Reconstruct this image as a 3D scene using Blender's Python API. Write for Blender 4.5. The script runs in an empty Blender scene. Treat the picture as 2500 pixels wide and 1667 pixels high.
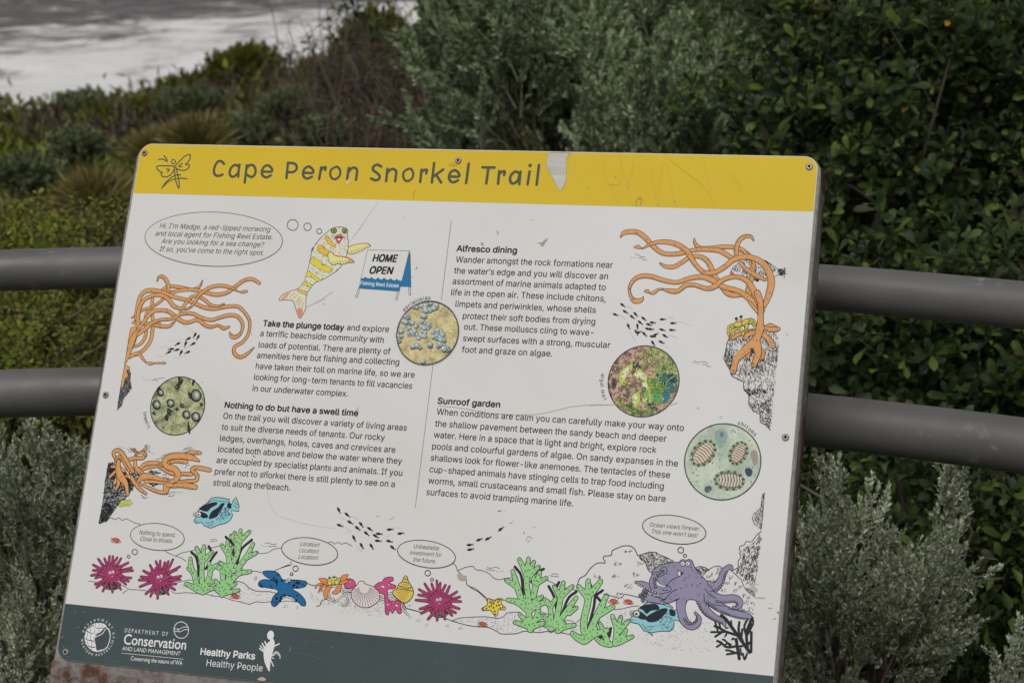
import bpy, math, random, os
import numpy as np
from mathutils import Vector, Matrix, noise
from mathutils.geometry import tessellate_polygon

scn = bpy.context.scene
COL = scn.collection
random.seed(7)
rng = np.random.default_rng(11)

# ------------------------------------------------------------------ camera
# photo pixel frame 2500 x 1667, focal length in those pixels
FPX, CX, CY = 4650.0, 1250.0, 833.5
def _n(v): return v / np.linalg.norm(v)
_vh = np.array([-13411.6, 84.5]); _vv = np.array([3792.0, -20647.8])
_r = -_n(np.array([_vh[0]-CX, _vh[1]-CY, FPX]))
_v = _n(np.array([_vv[0]-CX, _vv[1]-CY, FPX])); _v = _n(_v - _r*np.dot(_r, _v))
_nrm = np.cross(_r, _v)
TILT = math.radians(30)                       # the panel leans back 30 degrees
_u = math.cos(TILT)*_v + math.sin(TILT)*_nrm
_y = np.cross(_u, _r)
def c2w(e):
    e = np.asarray(e, float)
    return np.array([e @ _r, e @ _y, e @ _u])
CAM = np.array([0.0, 0.0, 1.6])
Rt, Up, Bk = c2w((1, 0, 0)), c2w((0, -1, 0)), c2w((0, 0, -1))
cd = bpy.data.cameras.new('camera'); cam = bpy.data.objects.new('camera', cd); COL.objects.link(cam)
cam.matrix_world = Matrix(((Rt[0], Up[0], Bk[0], CAM[0]), (Rt[1], Up[1], Bk[1], CAM[1]),
                           (Rt[2], Up[2], Bk[2], CAM[2]), (0, 0, 0, 1)))
cd.sensor_width = 36.0; cd.lens = FPX/2500*36.0; cd.clip_start = 0.05; cd.clip_end = 4000
cd.dof.use_dof = True; cd.dof.focus_distance = 2.36; cd.dof.aperture_fstop = 10.5
scn.camera = cam

def ray(px, py): return c2w(((px-CX)/FPX, (py-CY)/FPX, 1.0))
_f = c2w((0, 0, 1)); _f = _f[:2]/np.linalg.norm(_f[:2])
def latdep(x, y): return x*_f[1]-y*_f[0], x*_f[0]+y*_f[1]      # across / ahead on the ground
def fromld(l, d): return l*_f[1]+d*_f[0], -l*_f[0]+d*_f[1]
YAW = math.atan2(-_f[0], _f[1])
def at(px, py, z): return CAM + ray(px, py)*z          # z = distance along the viewing axis

# ------------------------------------------------------------------ light: overcast afternoon
SUN_EL, SUN_ROT = math.radians(58), math.radians(178)
w = bpy.data.worlds.new('World'); scn.world = w; w.use_nodes = True
nt = w.node_tree; bgn = nt.nodes['Background']
sky = nt.nodes.new('ShaderNodeTexSky'); sky.sky_type = 'NISHITA'; sky.sun_disc = False
sky.sun_elevation = SUN_EL; sky.sun_rotation = SUN_ROT
sky.air_density = 1.0; sky.dust_density = 6.0; sky.ozone_density = 0.5
hs = nt.nodes.new('ShaderNodeHueSaturation'); hs.inputs['Saturation'].default_value = 0.18   # cloud cover greys the sky
nt.links.new(sky.outputs[0], hs.inputs['Color']); nt.links.new(hs.outputs[0], bgn.inputs[0])
bgn.inputs[1].default_value = 0.07
sd = bpy.data.lights.new('sun', 'SUN'); sd.energy = 1.0; sd.angle = math.radians(35); sd.color = (1.0, 0.965, 0.91)
so = bpy.data.objects.new('sun', sd); COL.objects.link(so)
_sd = Vector((math.sin(SUN_ROT)*math.cos(SUN_EL), math.cos(SUN_ROT)*math.cos(SUN_EL), math.sin(SUN_EL)))
so.rotation_euler = _sd.to_track_quat('Z', 'Y').to_euler()
scn.view_settings.view_transform = 'Standard'; scn.view_settings.look = 'None'
scn.view_settings.gamma = 1; scn.view_settings.use_curve_mapping = False
scn.view_settings.exposure = -0.09

# ------------------------------------------------------------------ helpers
def lin(c): c /= 255.0; return c/12.92 if c <= 0.04045 else ((c+0.055)/1.055)**2.4
KA = 1.32                                          # photographed value -> base colour (white vinyl reads 200)
def pc(r, g, b): return tuple(min(0.86, lin(q)*KA) for q in (r, g, b))

def mat(name, col, rough=0.6, spec=0.3, metal=0.0):
    m = bpy.data.materials.new(name); m.use_nodes = True
    b = m.node_tree.nodes['Principled BSDF']
    b.inputs['Base Color'].default_value = (*col, 1); b.inputs['Roughness'].default_value = rough
    b.inputs['Specular IOR Level'].default_value = spec; b.inputs['Metallic'].default_value = metal
    return m
def nodes(m): return m.node_tree.nodes, m.node_tree.links, m.node_tree.nodes['Principled BSDF']
def ramp(ns, pts, interp='LINEAR'):
    r = ns.new('ShaderNodeValToRGB'); r.color_ramp.interpolation = interp
    e = r.color_ramp.elements
    while len(e) < len(pts): e.new(0.5)
    for i, (p, c) in enumerate(pts):
        e[i].position = p; e[i].color = (*c, 1) if len(c) == 3 else c
    return r
def noise_tex(ns, ls, scale, detail=4, rough=0.6, coord='Object', stretch=None, dist=0.0):
    tc = ns.new('ShaderNodeTexCoord'); n = ns.new('ShaderNodeTexNoise')
    n.inputs['Scale'].default_value = scale; n.inputs['Detail'].default_value = detail
    n.inputs['Roughness'].default_value = rough; n.inputs['Distortion'].default_value = dist
    if stretch:
        mp = ns.new('ShaderNodeMapping'); mp.inputs['Scale'].default_value = stretch
        ls.new(tc.outputs[coord], mp.inputs[0]); ls.new(mp.outputs[0], n.inputs['Vector'])
    else: ls.new(tc.outputs[coord], n.inputs['Vector'])
    return n
def mix(ns, ls, fac, a, b):
    m = ns.new('ShaderNodeMix'); m.data_type = 'RGBA'
    for s, v in ((m.inputs[0], fac), (m.inputs[6], a), (m.inputs[7], b)):
        if hasattr(v, 'links') or isinstance(v, bpy.types.NodeSocket): ls.new(v, s)
        elif isinstance(v, (int, float)): s.default_value = v
        else: s.default_value = (*v, 1)
    return m.outputs[2]
def bump(ns, ls, b, h, strength, dist):
    bp = ns.new('ShaderNodeBump'); bp.inputs['Strength'].default_value = strength; bp.inputs['Distance'].default_value = dist
    ls.new(h, bp.inputs['Height']); ls.new(bp.outputs[0], b.inputs['Normal'])

def mesh_np(name, V, F, mats, midx=None, smooth=False):
    """V (n,3), F (m,3|4) numpy"""
    me = bpy.data.meshes.new(name)
    F = np.asarray(F, np.int32); k = F.shape[1]
    me.vertices.add(len(V)); me.vertices.foreach_set('co', np.asarray(V, np.float32).ravel())
    me.loops.add(F.size); me.loops.foreach_set('vertex_index', F.ravel())
    me.polygons.add(len(F)); me.polygons.foreach_set('loop_start', np.arange(0, F.size, k, dtype=np.int32))
    me.polygons.foreach_set('loop_total', np.full(len(F), k, np.int32))
    for m in mats: me.materials.append(m)
    if midx is not None: me.polygons.foreach_set('material_index', np.asarray(midx, np.int32))
    if smooth: me.polygons.foreach_set('use_smooth', np.ones(len(F), bool))
    me.update(calc_edges=True)
    return me
def link(name, data, parent=None, loc=None):
    o = bpy.data.objects.new(name, data); COL.objects.link(o)
    if parent: o.parent = parent
    if loc is not None: o.location = loc
    return o
def tag(o, label=None, cat=None, group=None, kind=None):
    if label: o['label'] = label
    if cat: o['category'] = cat
    if group: o['group'] = group
    if kind: o['kind'] = kind
    return o
def thing(name, label, cat, loc, group=None):
    return tag(link(name, None, None, loc), label, cat, group)
def tube_np(pts, rad, sides=8, cap=True):
    pts = [np.asarray(p, float) for p in pts]; V = []; F = []
    n = len(pts); rads = rad if hasattr(rad, '__len__') else [rad]*n
    prev = None
    for i, p in enumerate(pts):
        d = _n(pts[min(i+1, n-1)] - pts[max(i-1, 0)])
        a = np.cross(d, [0, 0, 1]) if prev is None else prev - d*np.dot(prev, d)
        if np.linalg.norm(a) < 1e-6: a = np.cross(d, [1, 0, 0])
        a = _n(a); b = np.cross(d, a); prev = a
        for k in range(sides):
            t = 2*math.pi*k/sides
            V.append(p + rads[i]*(math.cos(t)*a + math.sin(t)*b))
    for i in range(n-1):
        for k in range(sides):
            k2 = (k+1) % sides
            F.append((i*sides+k, i*sides+k2, (i+1)*sides+k2, (i+1)*sides+k))
    return np.array(V), np.array(F)
def crom(pts, sub=6, closed=False):
    P = [np.asarray(p, float) for p in pts]; n = len(P)
    if n < 3: return P
    out = []
    rngi = range(n) if closed else range(n-1)
    for i in rngi:
        p1, p2 = P[i], P[(i+1) % n]
        p0 = P[i-1] if (closed or i > 0) else 2*p1-p2
        p3 = P[(i+2) % n] if (closed or i+2 < n) else 2*p2-p1
        for k in range(sub):
            t = k/sub
            out.append(0.5*((2*p1)+(p2-p0)*t+(2*p0-5*p1+4*p2-p3)*t*t+(3*p1-p0-3*p2+p3)*t**3))
    if not closed: out.append(P[-1])
    return out
# ------------------------------------------------------------------ setting: terrain and sea
def sstep(a, b, x):
    t = max(0.0, min(1.0, (x-a)/(b-a))); return t*t*(3-2*t)
def ground_h(x, y): return ground_l(*latdep(x, y))
EDGE = [(-0.5, -1.0), (-0.30, -1.05), (-0.22, -1.12), (-0.178, -1.18), (-0.134, -1.12), (-0.105, -1.02), (-0.09, -0.98), (-0.068, -0.85), (-0.05, -0.7), (-0.024, -0.4), (0.02, 0.25), (0.1, 0.5), (0.5, 0.6)]
EX, EZ = [q[0] for q in EDGE], [q[1]-0.30 for q in EDGE]
def ground_l(x, y):
    t = max(0.0, y-3.6)/13.9
    h = float(np.interp(x/max(y, 1.0), EX, EZ))*min(t, 1.3)
    h += (0.14*noise.noise(Vector((x*0.45, y*0.45, 1.3)))*sstep(3.5, 6, y)+0.05*noise.noise(Vector((x*1.7, y*1.7, 4)))*sstep(3, 4, y))
    if y > 17.8: h -= (y-17.8)*0.9
    return max(h, -9.5)
def grid(xs, ys, hf):
    nx, ny = len(xs), len(ys)
    V = np.array([(x, y, hf(x, y)) for y in ys for x in xs])
    i = np.arange((nx-1)*(ny-1)); r, c = i//(nx-1), i % (nx-1); a = r*nx+c
    return V, np.stack([a, a+1, a+nx+1, a+nx], 1)
msoil = mat('dark_soil', (0.05, 0.042, 0.028), 0.95, 0.1)
ns, ls, b = nodes(msoil); n = noise_tex(ns, ls, 3.0, 8)
r = ramp(ns, [(0.3, (0.022, 0.024, 0.012)), (0.55, (0.045, 0.05, 0.02)), (0.75, (0.09, 0.072, 0.045))]); ls.new(n.outputs[0], r.inputs[0])
ls.new(r.outputs[0], b.inputs['Base Color']); bump(ns, ls, b, n.outputs[0], 0.7, 0.05)
V, F = grid(np.linspace(-26, 26, 140), np.concatenate([np.linspace(-8, 3, 8)[:-1], np.linspace(3, 32, 130)]), ground_l)
g = link('ground', mesh_np('ground', V, F, [msoil], smooth=True)); g.rotation_euler[2] = YAW; tag(g, 'dark sandy soil sloping down from the lookout to the sea', kind='structure')

# sea: swell is real geometry, foam is the colour of the aerated water
SEA = -6.6
def sea_h(x, y):
    k = sstep(20, 40, y)
    s = 0.22*math.sin(y*0.55 + 1.6*noise.noise(Vector((x*0.05, y*0.05, 0))) + x*0.06)
    return SEA + (s + 0.22*noise.noise(Vector((x*0.25, y*0.6, 2))) + 0.10*noise.noise(Vector((x*0.9, y*1.8, 5))))*k
msea = mat('surf_water', (0.1, 0.1, 0.1), 0.35, 0.35)
ns, ls, b = nodes(msea)
n1 = noise_tex(ns, ls, 1.0, 10, 0.68, stretch=(0.11, 0.26, 1), dist=1.4)
n2 = noise_tex(ns, ls, 1.0, 9, 0.72, stretch=(0.42, 1.1, 1), dist=0.9)
n3 = noise_tex(ns, ls, 1.0, 2, 0.5, stretch=(0.02, 0.045, 1))
tc = ns.new('ShaderNodeTexCoord'); sx = ns.new('ShaderNodeSeparateXYZ'); ls.new(tc.outputs['Object'], sx.inputs[0])
def mth(op, a, b2):
    m = ns.new('ShaderNodeMath'); m.operation = op
    for s, v in zip(m.inputs, (a, b2)):
        if isinstance(v, (int, float)): s.default_value = v
        else: ls.new(v, s)
    return m.outputs[0]
mr = ns.new('ShaderNodeMapRange'); mr.inputs[1].default_value = 62; mr.inputs[2].default_value = 96
mr.inputs[3].default_value = 0.13; mr.inputs[4].default_value = -0.06; mr.clamp = True
skew = mth('SUBTRACT', sx.outputs[1], mth('MULTIPLY', sx.outputs[0], 0.9))      # the surf line runs obliquely
ls.new(skew, mr.inputs[0])
f = mth('ADD', mth('MULTIPLY', n1.outputs[0], 0.55), mth('MULTIPLY', n2.outputs[0], 0.45))
f = mth('ADD', f, mr.outputs[0]); f = mth('ADD', f, mth('MULTIPLY', mth('SUBTRACT', n3.outputs[0], 0.5), 0.35))
r = ramp(ns, [(0.46, (0.13, 0.124, 0.12)), (0.52, (0.23, 0.225, 0.22)), (0.55, (0.52, 0.515, 0.51)), (0.61, (0.82, 0.815, 0.81))])
ls.new(f, r.inputs[0]); ls.new(r.outputs[0], b.inputs['Base Color'])
r2 = ramp(ns, [(0.45, (0.22,)*3), (0.62, (0.85,)*3)]); ls.new(f, r2.inputs[0]); ls.new(r2.outputs[0], b.inputs['Roughness'])
bump(ns, ls, b, n2.outputs[0], 0.6, 0.25)
xs = np.concatenate([[-1800, -600, -150], np.linspace(-60, 40, 200), [150, 600, 1800]])
ys = np.concatenate([[8], np.linspace(20, 110, 260), np.linspace(115, 300, 40), [600, 1500, 3200]])
V, F = grid(xs, ys, sea_h)
s = link('sea', mesh_np('sea', V, F, [msea], smooth=True)); s.rotation_euler[2] = YAW; tag(s, 'grey sea with streaks of white surf below the dune', kind='structure')

# ------------------------------------------------------------------ plants
def leaf_mat(name, cols, trans=0.25, rough=0.6, patch=None, spec=0.25):
    m = bpy.data.materials.new(name); m.use_nodes = True; ns, ls, b = nodes(m)
    gm = ns.new('ShaderNodeNewGeometry')
    r = ramp(ns, [(i/(len(cols)-1), c) for i, c in enumerate(cols)]); ls.new(gm.outputs['Random Per Island'], r.inputs[0])
    c = r.outputs[0]
    if patch:
        n = noise_tex(ns, ls, patch[0], 3, coord='Object'); rr = ramp(ns, [(0.42, (0,)*3), (0.6, (1,)*3)]); ls.new(n.outputs[0], rr.inputs[0])
        r3 = ramp(ns, [(i/(len(patch[1])-1), q) for i, q in enumerate(patch[1])]); ls.new(gm.outputs['Random Per Island'], r3.inputs[0])
        c = mix(ns, ls, rr.outputs[0], c, r3.outputs[0])
    ls.new(c, b.inputs['Base Color']); b.inputs['Roughness'].default_value = rough; b.inputs['Specular IOR Level'].default_value = spec
    t = ns.new('ShaderNodeBsdfTranslucent'); ls.new(c, t.inputs[0])
    ms = ns.new('ShaderNodeMixShader'); ms.inputs[0].default_value = trans
    ls.new(b.outputs[0], ms.inputs[1]); ls.new(t.outputs[0], ms.inputs[2])
    ls.new(ms.outputs[0], ns['Material Output'].inputs[0])
    return m
m_grey = leaf_mat('silver_leaf', [(0.23, 0.29, 0.18), (0.40, 0.46, 0.31), (0.58, 0.63, 0.46), (0.78, 0.80, 0.64)], 0.12, 0.75)
m_grey2 = leaf_mat('sage_leaf', [(0.13, 0.20, 0.095), (0.23, 0.32, 0.16), (0.38, 0.47, 0.27), (0.58, 0.64, 0.43)], 0.14, 0.75)
m_salt = leaf_mat('saltbush_leaf', [(0.09, 0.125, 0.055), (0.14, 0.18, 0.08), (0.22, 0.26, 0.13), (0.33, 0.36, 0.21)], 0.14, 0.75)
m_green = leaf_mat('glossy_green_leaf', [(0.045, 0.045, 0.016), (0.020, 0.037, 0.011), (0.015, 0.030, 0.010), (0.024, 0.047, 0.012), (0.038, 0.070, 0.015), (0.064, 0.105, 0.019), (0.14, 0.18, 0.03)], 0.2, 0.5)
m_herb = leaf_mat('herb_leaf', [(0.08, 0.12, 0.014), (0.15, 0.20, 0.02), (0.23, 0.28, 0.03), (0.36, 0.36, 0.05)], 0.3, 0.6,
                  (0.9, [(0.14, 0.10, 0.055), (0.18, 0.145, 0.06), (0.10, 0.13, 0.04), (0.26, 0.18, 0.09)]))
m_mound = leaf_mat('olive_leaf', [(0.10, 0.12, 0.02), (0.17, 0.19, 0.03), (0.27, 0.27, 0.05)], 0.3, 0.6)
m_dry = leaf_mat('dry_twig', [(0.085, 0.062, 0.05), (0.12, 0.09, 0.07), (0.16, 0.12, 0.095)], 0.0, 0.9)
m_tus = leaf_mat('tussock_blade', [(0.22, 0.23, 0.05), (0.34, 0.30, 0.10), (0.48, 0.38, 0.20)], 0.25, 0.7)
m_bark = mat('grey_bark', (0.14, 0.115, 0.09), 0.9, 0.1)
m_gstem = mat('silver_stem', (0.30, 0.30, 0.21), 0.8, 0.1)
m_yleaf = leaf_mat('yellowed_leaf', [(0.35, 0.16, 0.02), (0.45, 0.26, 0.03)], 0.2, 0.6)

def frame(d):
    d = d/np.linalg.norm(d, axis=1, keepdims=True)
    up = np.tile([0.0, 0.0, 1.0], (len(d), 1)); up[np.abs(d[:, 2]) > 0.95] = [1, 0, 0]
    a = np.cross(d, up); a /= np.linalg.norm(a, axis=1, keepdims=True)
    return d, a, np.cross(a, d)
def leaves(P, D, L, W, roll, fold=0.25, droop=0.15):
    """rhombic folded leaves: two triangles each side of the midrib"""
    d, a, c = frame(D); cr, sr = np.cos(roll)[:, None], np.sin(roll)[:, None]
    s = a*cr+c*sr; n = -a*sr+c*cr; L = L[:, None]; W = W[:, None]
    v0 = P; v1 = P+d*L*0.5+s*W*0.5+n*W*fold; v2 = P+d*L-n*L*droop; v3 = P+d*L*0.5-s*W*0.5+n*W*fold
    V = np.stack([v0, v1, v2, v3], 1).reshape(-1, 3); k = np.arange(len(P))*4
    F = np.concatenate([np.stack([k, k+1, k+2], 1), np.stack([k, k+2, k+3], 1)])
    return V, F
def obovate(L=1.0, W=0.5):
    """one broad leaf, 10 triangles, along +Y, cupped"""
    st = [(0, 0.04, 0), (0.3, 0.26, 0.03), (0.6, 0.5, 0.05), (0.85, 0.42, 0.03), (1.0, 0.0, -0.03)]
    V = []; F = []
    for y, w, z in st[:-1]:
        V += [(-w*W, y*L, z*L+abs(w)*0.18*W), (0, y*L, z*L), (w*W, y*L, z*L+abs(w)*0.18*W)]
    V.append((0, L, st[-1][2]*L))
    for i in range(3):
        a = i*3
        for q in (0, 1): F += [(a+q, a+q+1, a+q+4), (a+q, a+q+4, a+q+3)]
    F += [(9, 10, 12), (10, 11, 12)]
    return np.array(V, float), np.array(F)
def join(parts):
    Vs, Fs, o = [], [], 0
    for V, F in parts: Vs.append(V); Fs.append(F+o); o += len(V)
    return np.concatenate(Vs), np.concatenate(Fs)
def tri(F):
    F = np.asarray(F); return F if F.shape[1] == 3 else np.concatenate([F[:, [0, 1, 2]], F[:, [0, 2, 3]]])
def sprig(n, L, leafL, leafW, seed, side=0):
    """a shoot along +Z: stem and spiralled narrow leaves, optional side shoots"""
    R = np.random.default_rng(seed)
    pts = [np.array([0, 0, 0.0])]; d = np.array([0, 0, 1.0])
    for i in range(4):
        d = _n(d+R.normal(0, 0.10, 3)); pts.append(pts[-1]+d*L/4)
    out = []; stems = [tube_np(pts, [0.0016, .0014, .0012, .001, .0006], 3)]
    def dress(pp, m, k0, ll):
        t = k0+(1-k0)*np.sort(R.random(m))**0.75; seg = np.minimum((t*(len(pp)-1)).astype(int), len(pp)-2)
        pa = np.array(pp); P = pa[seg]+(pa[seg+1]-pa[seg])*(t*(len(pp)-1)-seg)[:, None]
        ax = pa[seg+1]-pa[seg]; ax /= np.linalg.norm(ax, axis=1, keepdims=True)
        az = np.arange(m)*2.4+R.normal(0, .4, m); _, a, c = frame(ax)
        el = np.radians(56)-t*np.radians(36)+R.normal(0, .15, m)
        D = ax*np.cos(el)[:, None]+(a*np.cos(az)[:, None]+c*np.sin(az)[:, None])*np.sin(el)[:, None]
        out.append(leaves(P, D, ll*(0.7+0.5*R.random(m))*(1-0.35*t), leafW*(0.8+0.4*R.random(m)), R.random(m)*6.28))
    dress(pts, n, 0.25 if not side else 0.45, leafL)
    for q in range(side):
        t = 0.12+0.75*q/side; j = min(3, int(t*4)); p = pts[j]+(pts[j+1]-pts[j])*(t*4-j)
        az = q*2.4+R.random(); sd_ = _n(np.array([math.cos(az)*0.55, math.sin(az)*0.55, 1.0])); l = L*(0.42-0.28*t)*(0.8+0.4*R.random())
        pp = [p, p+sd_*l*0.5, p+_n(sd_+np.array([0, 0, 0.5]))*l]
        stems.append(tube_np(pp, [.0011, .0009, .0005], 3)); dress(pp, max(8, int(n*0.55)), 0.2, leafL*0.9)
    LV, LF = join(out); SV, SF = join(stems)
    return LV, LF, SV, tri(SF)
def scatter(protos, P, D, S, roll):
    """copies of protos (V,F) with +Z turned to D"""
    d, a, c = frame(D); out = []
    for k, (V, F) in enumerate(protos):
        ii = np.arange(k, len(P), len(protos))
        if not len(ii): continue
        cr, sr = np.cos(roll[ii])[:, None], np.sin(roll[ii])[:, None]
        A = a[ii]*cr+c[ii]*sr; B = -a[ii]*sr+c[ii]*cr
        W = (V[None, :, 0:1]*A[:, None]+V[None, :, 1:2]*B[:, None]+V[None, :, 2:3]*d[ii][:, None])*S[ii][:, None, None]+P[ii][:, None]
        FF = F[None]+(np.arange(len(ii))*len(V))[:, None, None]
        out.append((W.reshape(-1, 3), FF.reshape(-1, 3)))
    return join(out)
SPR = {}
def sprigs(kind):
    if kind not in SPR:
        if kind == 'big': L = [sprig(66, 0.21, 0.024, 0.0056, 80+i, 5) for i in range(7)]
        elif kind == 'fine': L = [sprig(34, 0.10, 0.017, 0.0042, 20+i, 5) for i in range(5)]
        elif kind == 'plume': L = [sprig(50, 0.19, 0.0160, 0.0046, 40+i, 7) for i in range(8)]
        else: L = [sprig(22, 0.09, 0.022, 0.006, 60+i, 3) for i in range(4)]
        SPR[kind] = L
    return SPR[kind]
def bush(name, label, cat, c, rad, n, kind, mleaf, mstem, scale=(0.8, 1.3), upb=0.9, lump=0.25, seed=1, group=None, shell=0.55, base=None, sway=0.35):
    R = np.random.default_rng(seed); c = np.asarray(c, float); rad = np.asarray(rad, float)
    gz = ground_h(c[0], c[1]) if base is None else base
    t = thing(name, label, cat, (c[0], c[1], gz), group); org = np.array([c[0], c[1], gz])
    v = R.normal(size=(n, 3)); v /= np.linalg.norm(v, axis=1, keepdims=True); v[:, 2] = np.where(v[:, 2] < -0.35, -v[:, 2], v[:, 2])
    rr = shell+(1-shell)*R.random(n)**0.6
    lu = np.array([noise.noise(Vector(q*2.6)+Vector((seed*3.1, 0, 0))) for q in v])
    P = c+v*rad*(rr*(1+lump*2*lu))[:, None]
    D = v*0.7+np.array([0, 0, upb])+R.normal(0, sway, (n, 3))
    if kind in ('plume', 'big'):                     # shoots gather into sprays along branch ends, dark gaps between them
        K = max(5, n//6); k = np.arange(n) % K; Dc = D[:K]/np.linalg.norm(D[:K], axis=1, keepdims=True)
        Ls = np.mean(rad)*0.75; t_ = R.random(n)
        P = P[:K][k]+Dc[k]*((t_-0.75)*Ls)[:, None]+R.normal(0, 1, (n, 3))*(np.mean(rad)*0.16*(1.1-t_))[:, None]
        D = Dc[k]+R.normal(0, sway*0.8, (n, 3))
    pr = sprigs(kind); S = scale[0]+(scale[1]-scale[0])*R.random(n); ro = R.random(n)*6.28
    P = P-D/np.linalg.norm(D, axis=1, keepdims=True)*S[:, None]*0.08
    V, F = scatter([(q[0], q[1]) for q in pr], P, D, S, ro)
    fo = link('foliage', mesh_np('foliage', V-org, F, [mleaf]), t)
    V, F = scatter([(q[2], q[3]) for q in pr], P, D, S, ro); link('twig', mesh_np('twig', V-org, F, [mstem]), t); tw = []
    for i in R.choice(n, min(n, 46), replace=False):
        e = P[i]-org; m = e*0.5+R.normal(0, .05, 3)*np.linalg.norm(rad); m[2] = max(m[2]*0.8, 0.02)
        VV, FF = tube_np(crom([np.array([R.normal(0, .03), R.normal(0, .03), -0.05]), m, e], 4), list(np.linspace(.009, .002, 9)), 4); tw.append((VV, tri(FF)))
    V, F = join(tw); link('branch', mesh_np('branch', V, F, [m_bark]), t)
    return t
def leafy(name, label, cat, c, rad, n, seed, mleaf=None, leafL=0.03, group=None, nparts=0, shell=0.3):
    """broad-leaved shrub: rosettes of obovate leaves on twigs; the nearest leaves are objects of their own"""
    mleaf = mleaf or m_green
    R = np.random.default_rng(seed); c = np.asarray(c, float); rad = np.asarray(rad, float)
    gz = ground_h(c[0], c[1]); org = np.array([c[0], c[1], gz]); t = thing(name, label, cat, org, group)
    v = R.normal(size=(n, 3)); v /= np.linalg.norm(v, axis=1, keepdims=True); fd = v[:, 0]*_f[0]+v[:, 1]*_f[1]; v[:, 0] -= 2*np.maximum(fd, 0)*_f[0]; v[:, 1] -= 2*np.maximum(fd, 0)*_f[1]
    lu = np.array([noise.noise(Vector(q*2.8)+Vector((seed*2.1, 0, 0))) for q in v])
    P = c+v*rad*((shell+(1-shell)*R.random(n)**0.6)*(1+0.4*lu))[:, None]
    P[:, 2] = np.maximum(P[:, 2], gz+0.03)
    D = v*0.8+np.array([0, -0.35, 0.8])+R.normal(0, .45, (n, 3)); d, a, cc = frame(D)
    lv, lf = obovate(1.0, 0.40); lps = []
    tw = []
    for i in range(n):
        m = R.integers(5, 9); ph = R.random()*6.28; sc = leafL*(0.55+0.8*R.random())
        tl = sc*1.3
        tw.append((P[i]-org-d[i]*tl, P[i]-org))
        for q in range(m):
            az = ph+q*2.4; el = math.radians(30+60*(1-q/m))+R.normal(0, .15)
            rad_ = a[i]*math.cos(az)+cc[i]*math.sin(az); ld = d[i]*math.cos(el)+rad_*math.sin(el)
            s = _n(np.cross(ld, d[i]+1e-3)); nn = np.cross(s, ld)
            pos = P[i]-d[i]*tl*(1-q/m)*0.7
            lps.append((pos, s, ld, nn, sc*(0.75+0.5*R.random())))
    # order by depth to the camera, nearest first among those in frame
    pos = np.array([l[0] for l in lps])-CAM
    zc = pos@(-Bk); px = CX+FPX*(pos@Rt)/zc; py = CY-FPX*(pos@Up)/zc
    vis = (px > 1780) & (px < 2490) & (py > 10) & (py < 1660); order = np.argsort(np.where(vis, zc, 99))
    first = set(order[:nparts].tolist())
    if nparts:
        lm = mesh_np('leaf', lv, lf, [mleaf]); yl = mesh_np('leaf', lv, lf, [m_yleaf])
        for cnt, i in enumerate(order[:nparts]):
            p, s, ld, nn, sc = lps[i]
            o = link('leaf', yl if cnt % 61 == 7 else lm, t)
            M = Matrix(((s[0], ld[0], nn[0], 0), (s[1], ld[1], nn[1], 0), (s[2], ld[2], nn[2], 0), (0, 0, 0, 1)))
            o.matrix_local = Matrix.Translation(Vector(p-org)) @ M @ Matrix.Scale(sc, 4)
    rest = [l for i, l in enumerate(lps) if i not in first]
    Pp = np.array([l[0]-org for l in rest]); A = np.array([l[1] for l in rest]); B = np.array([l[2] for l in rest]); N = np.array([l[3] for l in rest]); S = np.array([l[4] for l in rest])
    W = (lv[None, :, 0:1]*A[:, None]+lv[None, :, 1:2]*B[:, None]+lv[None, :, 2:3]*N[:, None])*S[:, None, None]+Pp[:, None]
    FF = lf[None]+(np.arange(len(rest))*len(lv))[:, None, None]
    fo = link('foliage', mesh_np('foliage', W.reshape(-1, 3), FF.reshape(-1, 3), [mleaf]), t); fo['kind'] = 'stuff'
    parts = [tube_np([q[0], q[1]], .0014, 3) for q in tw[:2500]]
    for i in R.choice(n, 40, replace=False):
        e = P[i]-org; m = e*np.array([0.5, 0.5, 0.6])+R.normal(0, .06, 3)
        parts.append(tube_np(crom([np.array([R.normal(0, .08), R.normal(0, .08), -0.05]), m, e], 4), list(np.linspace(.012, .002, 9)), 3))
    V, F = join(parts); link('branch', mesh_np('branch', V, tri(F), [m_bark]), t)
    return t
# ------------------------------------------------------------------ planting
# low herbs and scrub over the slope: nobody could count it
def cover(name, label, n, seed, mleaf, zr, test, leafL, hgt, per=9, kind='herb', wid=(-0.62, 0.5)):
    R = np.random.default_rng(seed); P = []; 
    while len(P) < n:
        y = zr[0]*(zr[1]/zr[0])**(R.random()); az = R.uniform(*wid); x = az*y
        if test(az, y, R): P.append((*fromld(x, y), ground_l(x, y)))
    P = np.array(P); m = per; Q = np.repeat(P, m, 0); k = len(Q)
    sc = np.repeat(0.6+0.8*R.random(n), m)
    gr = np.repeat(np.clip(np.hypot(P[:, 0], P[:, 1])/8, 0.45, 1.9), m)
    off = R.normal(0, 0.055, (k, 3))*gr[:, None]; off[:, 2] = np.abs(off[:, 2])+hgt*R.random(k)*sc
    bmp = np.repeat(np.array([0.24*max(0, noise.noise(Vector((p[0]*1.1, p[1]*1.1, 7.7)))) for p in P]), m)
    off[:, 2] += bmp*R.random(k)**0.5
    D = R.normal(0, 0.7, (k, 3)); D[:, 2] = np.abs(D[:, 2])+0.5
    L = leafL*sc*(0.6+0.8*R.random(k))*np.clip(gr, .5, 1.6)
    V, F = leaves(Q+off, D, L, L*(0.45 if kind == 'herb' else 0.12), R.random(k)*6.28)
    o = link(name, mesh_np(name, V, F, [mleaf])); tag(o, label, 'plants', kind='stuff')
    return o
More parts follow.
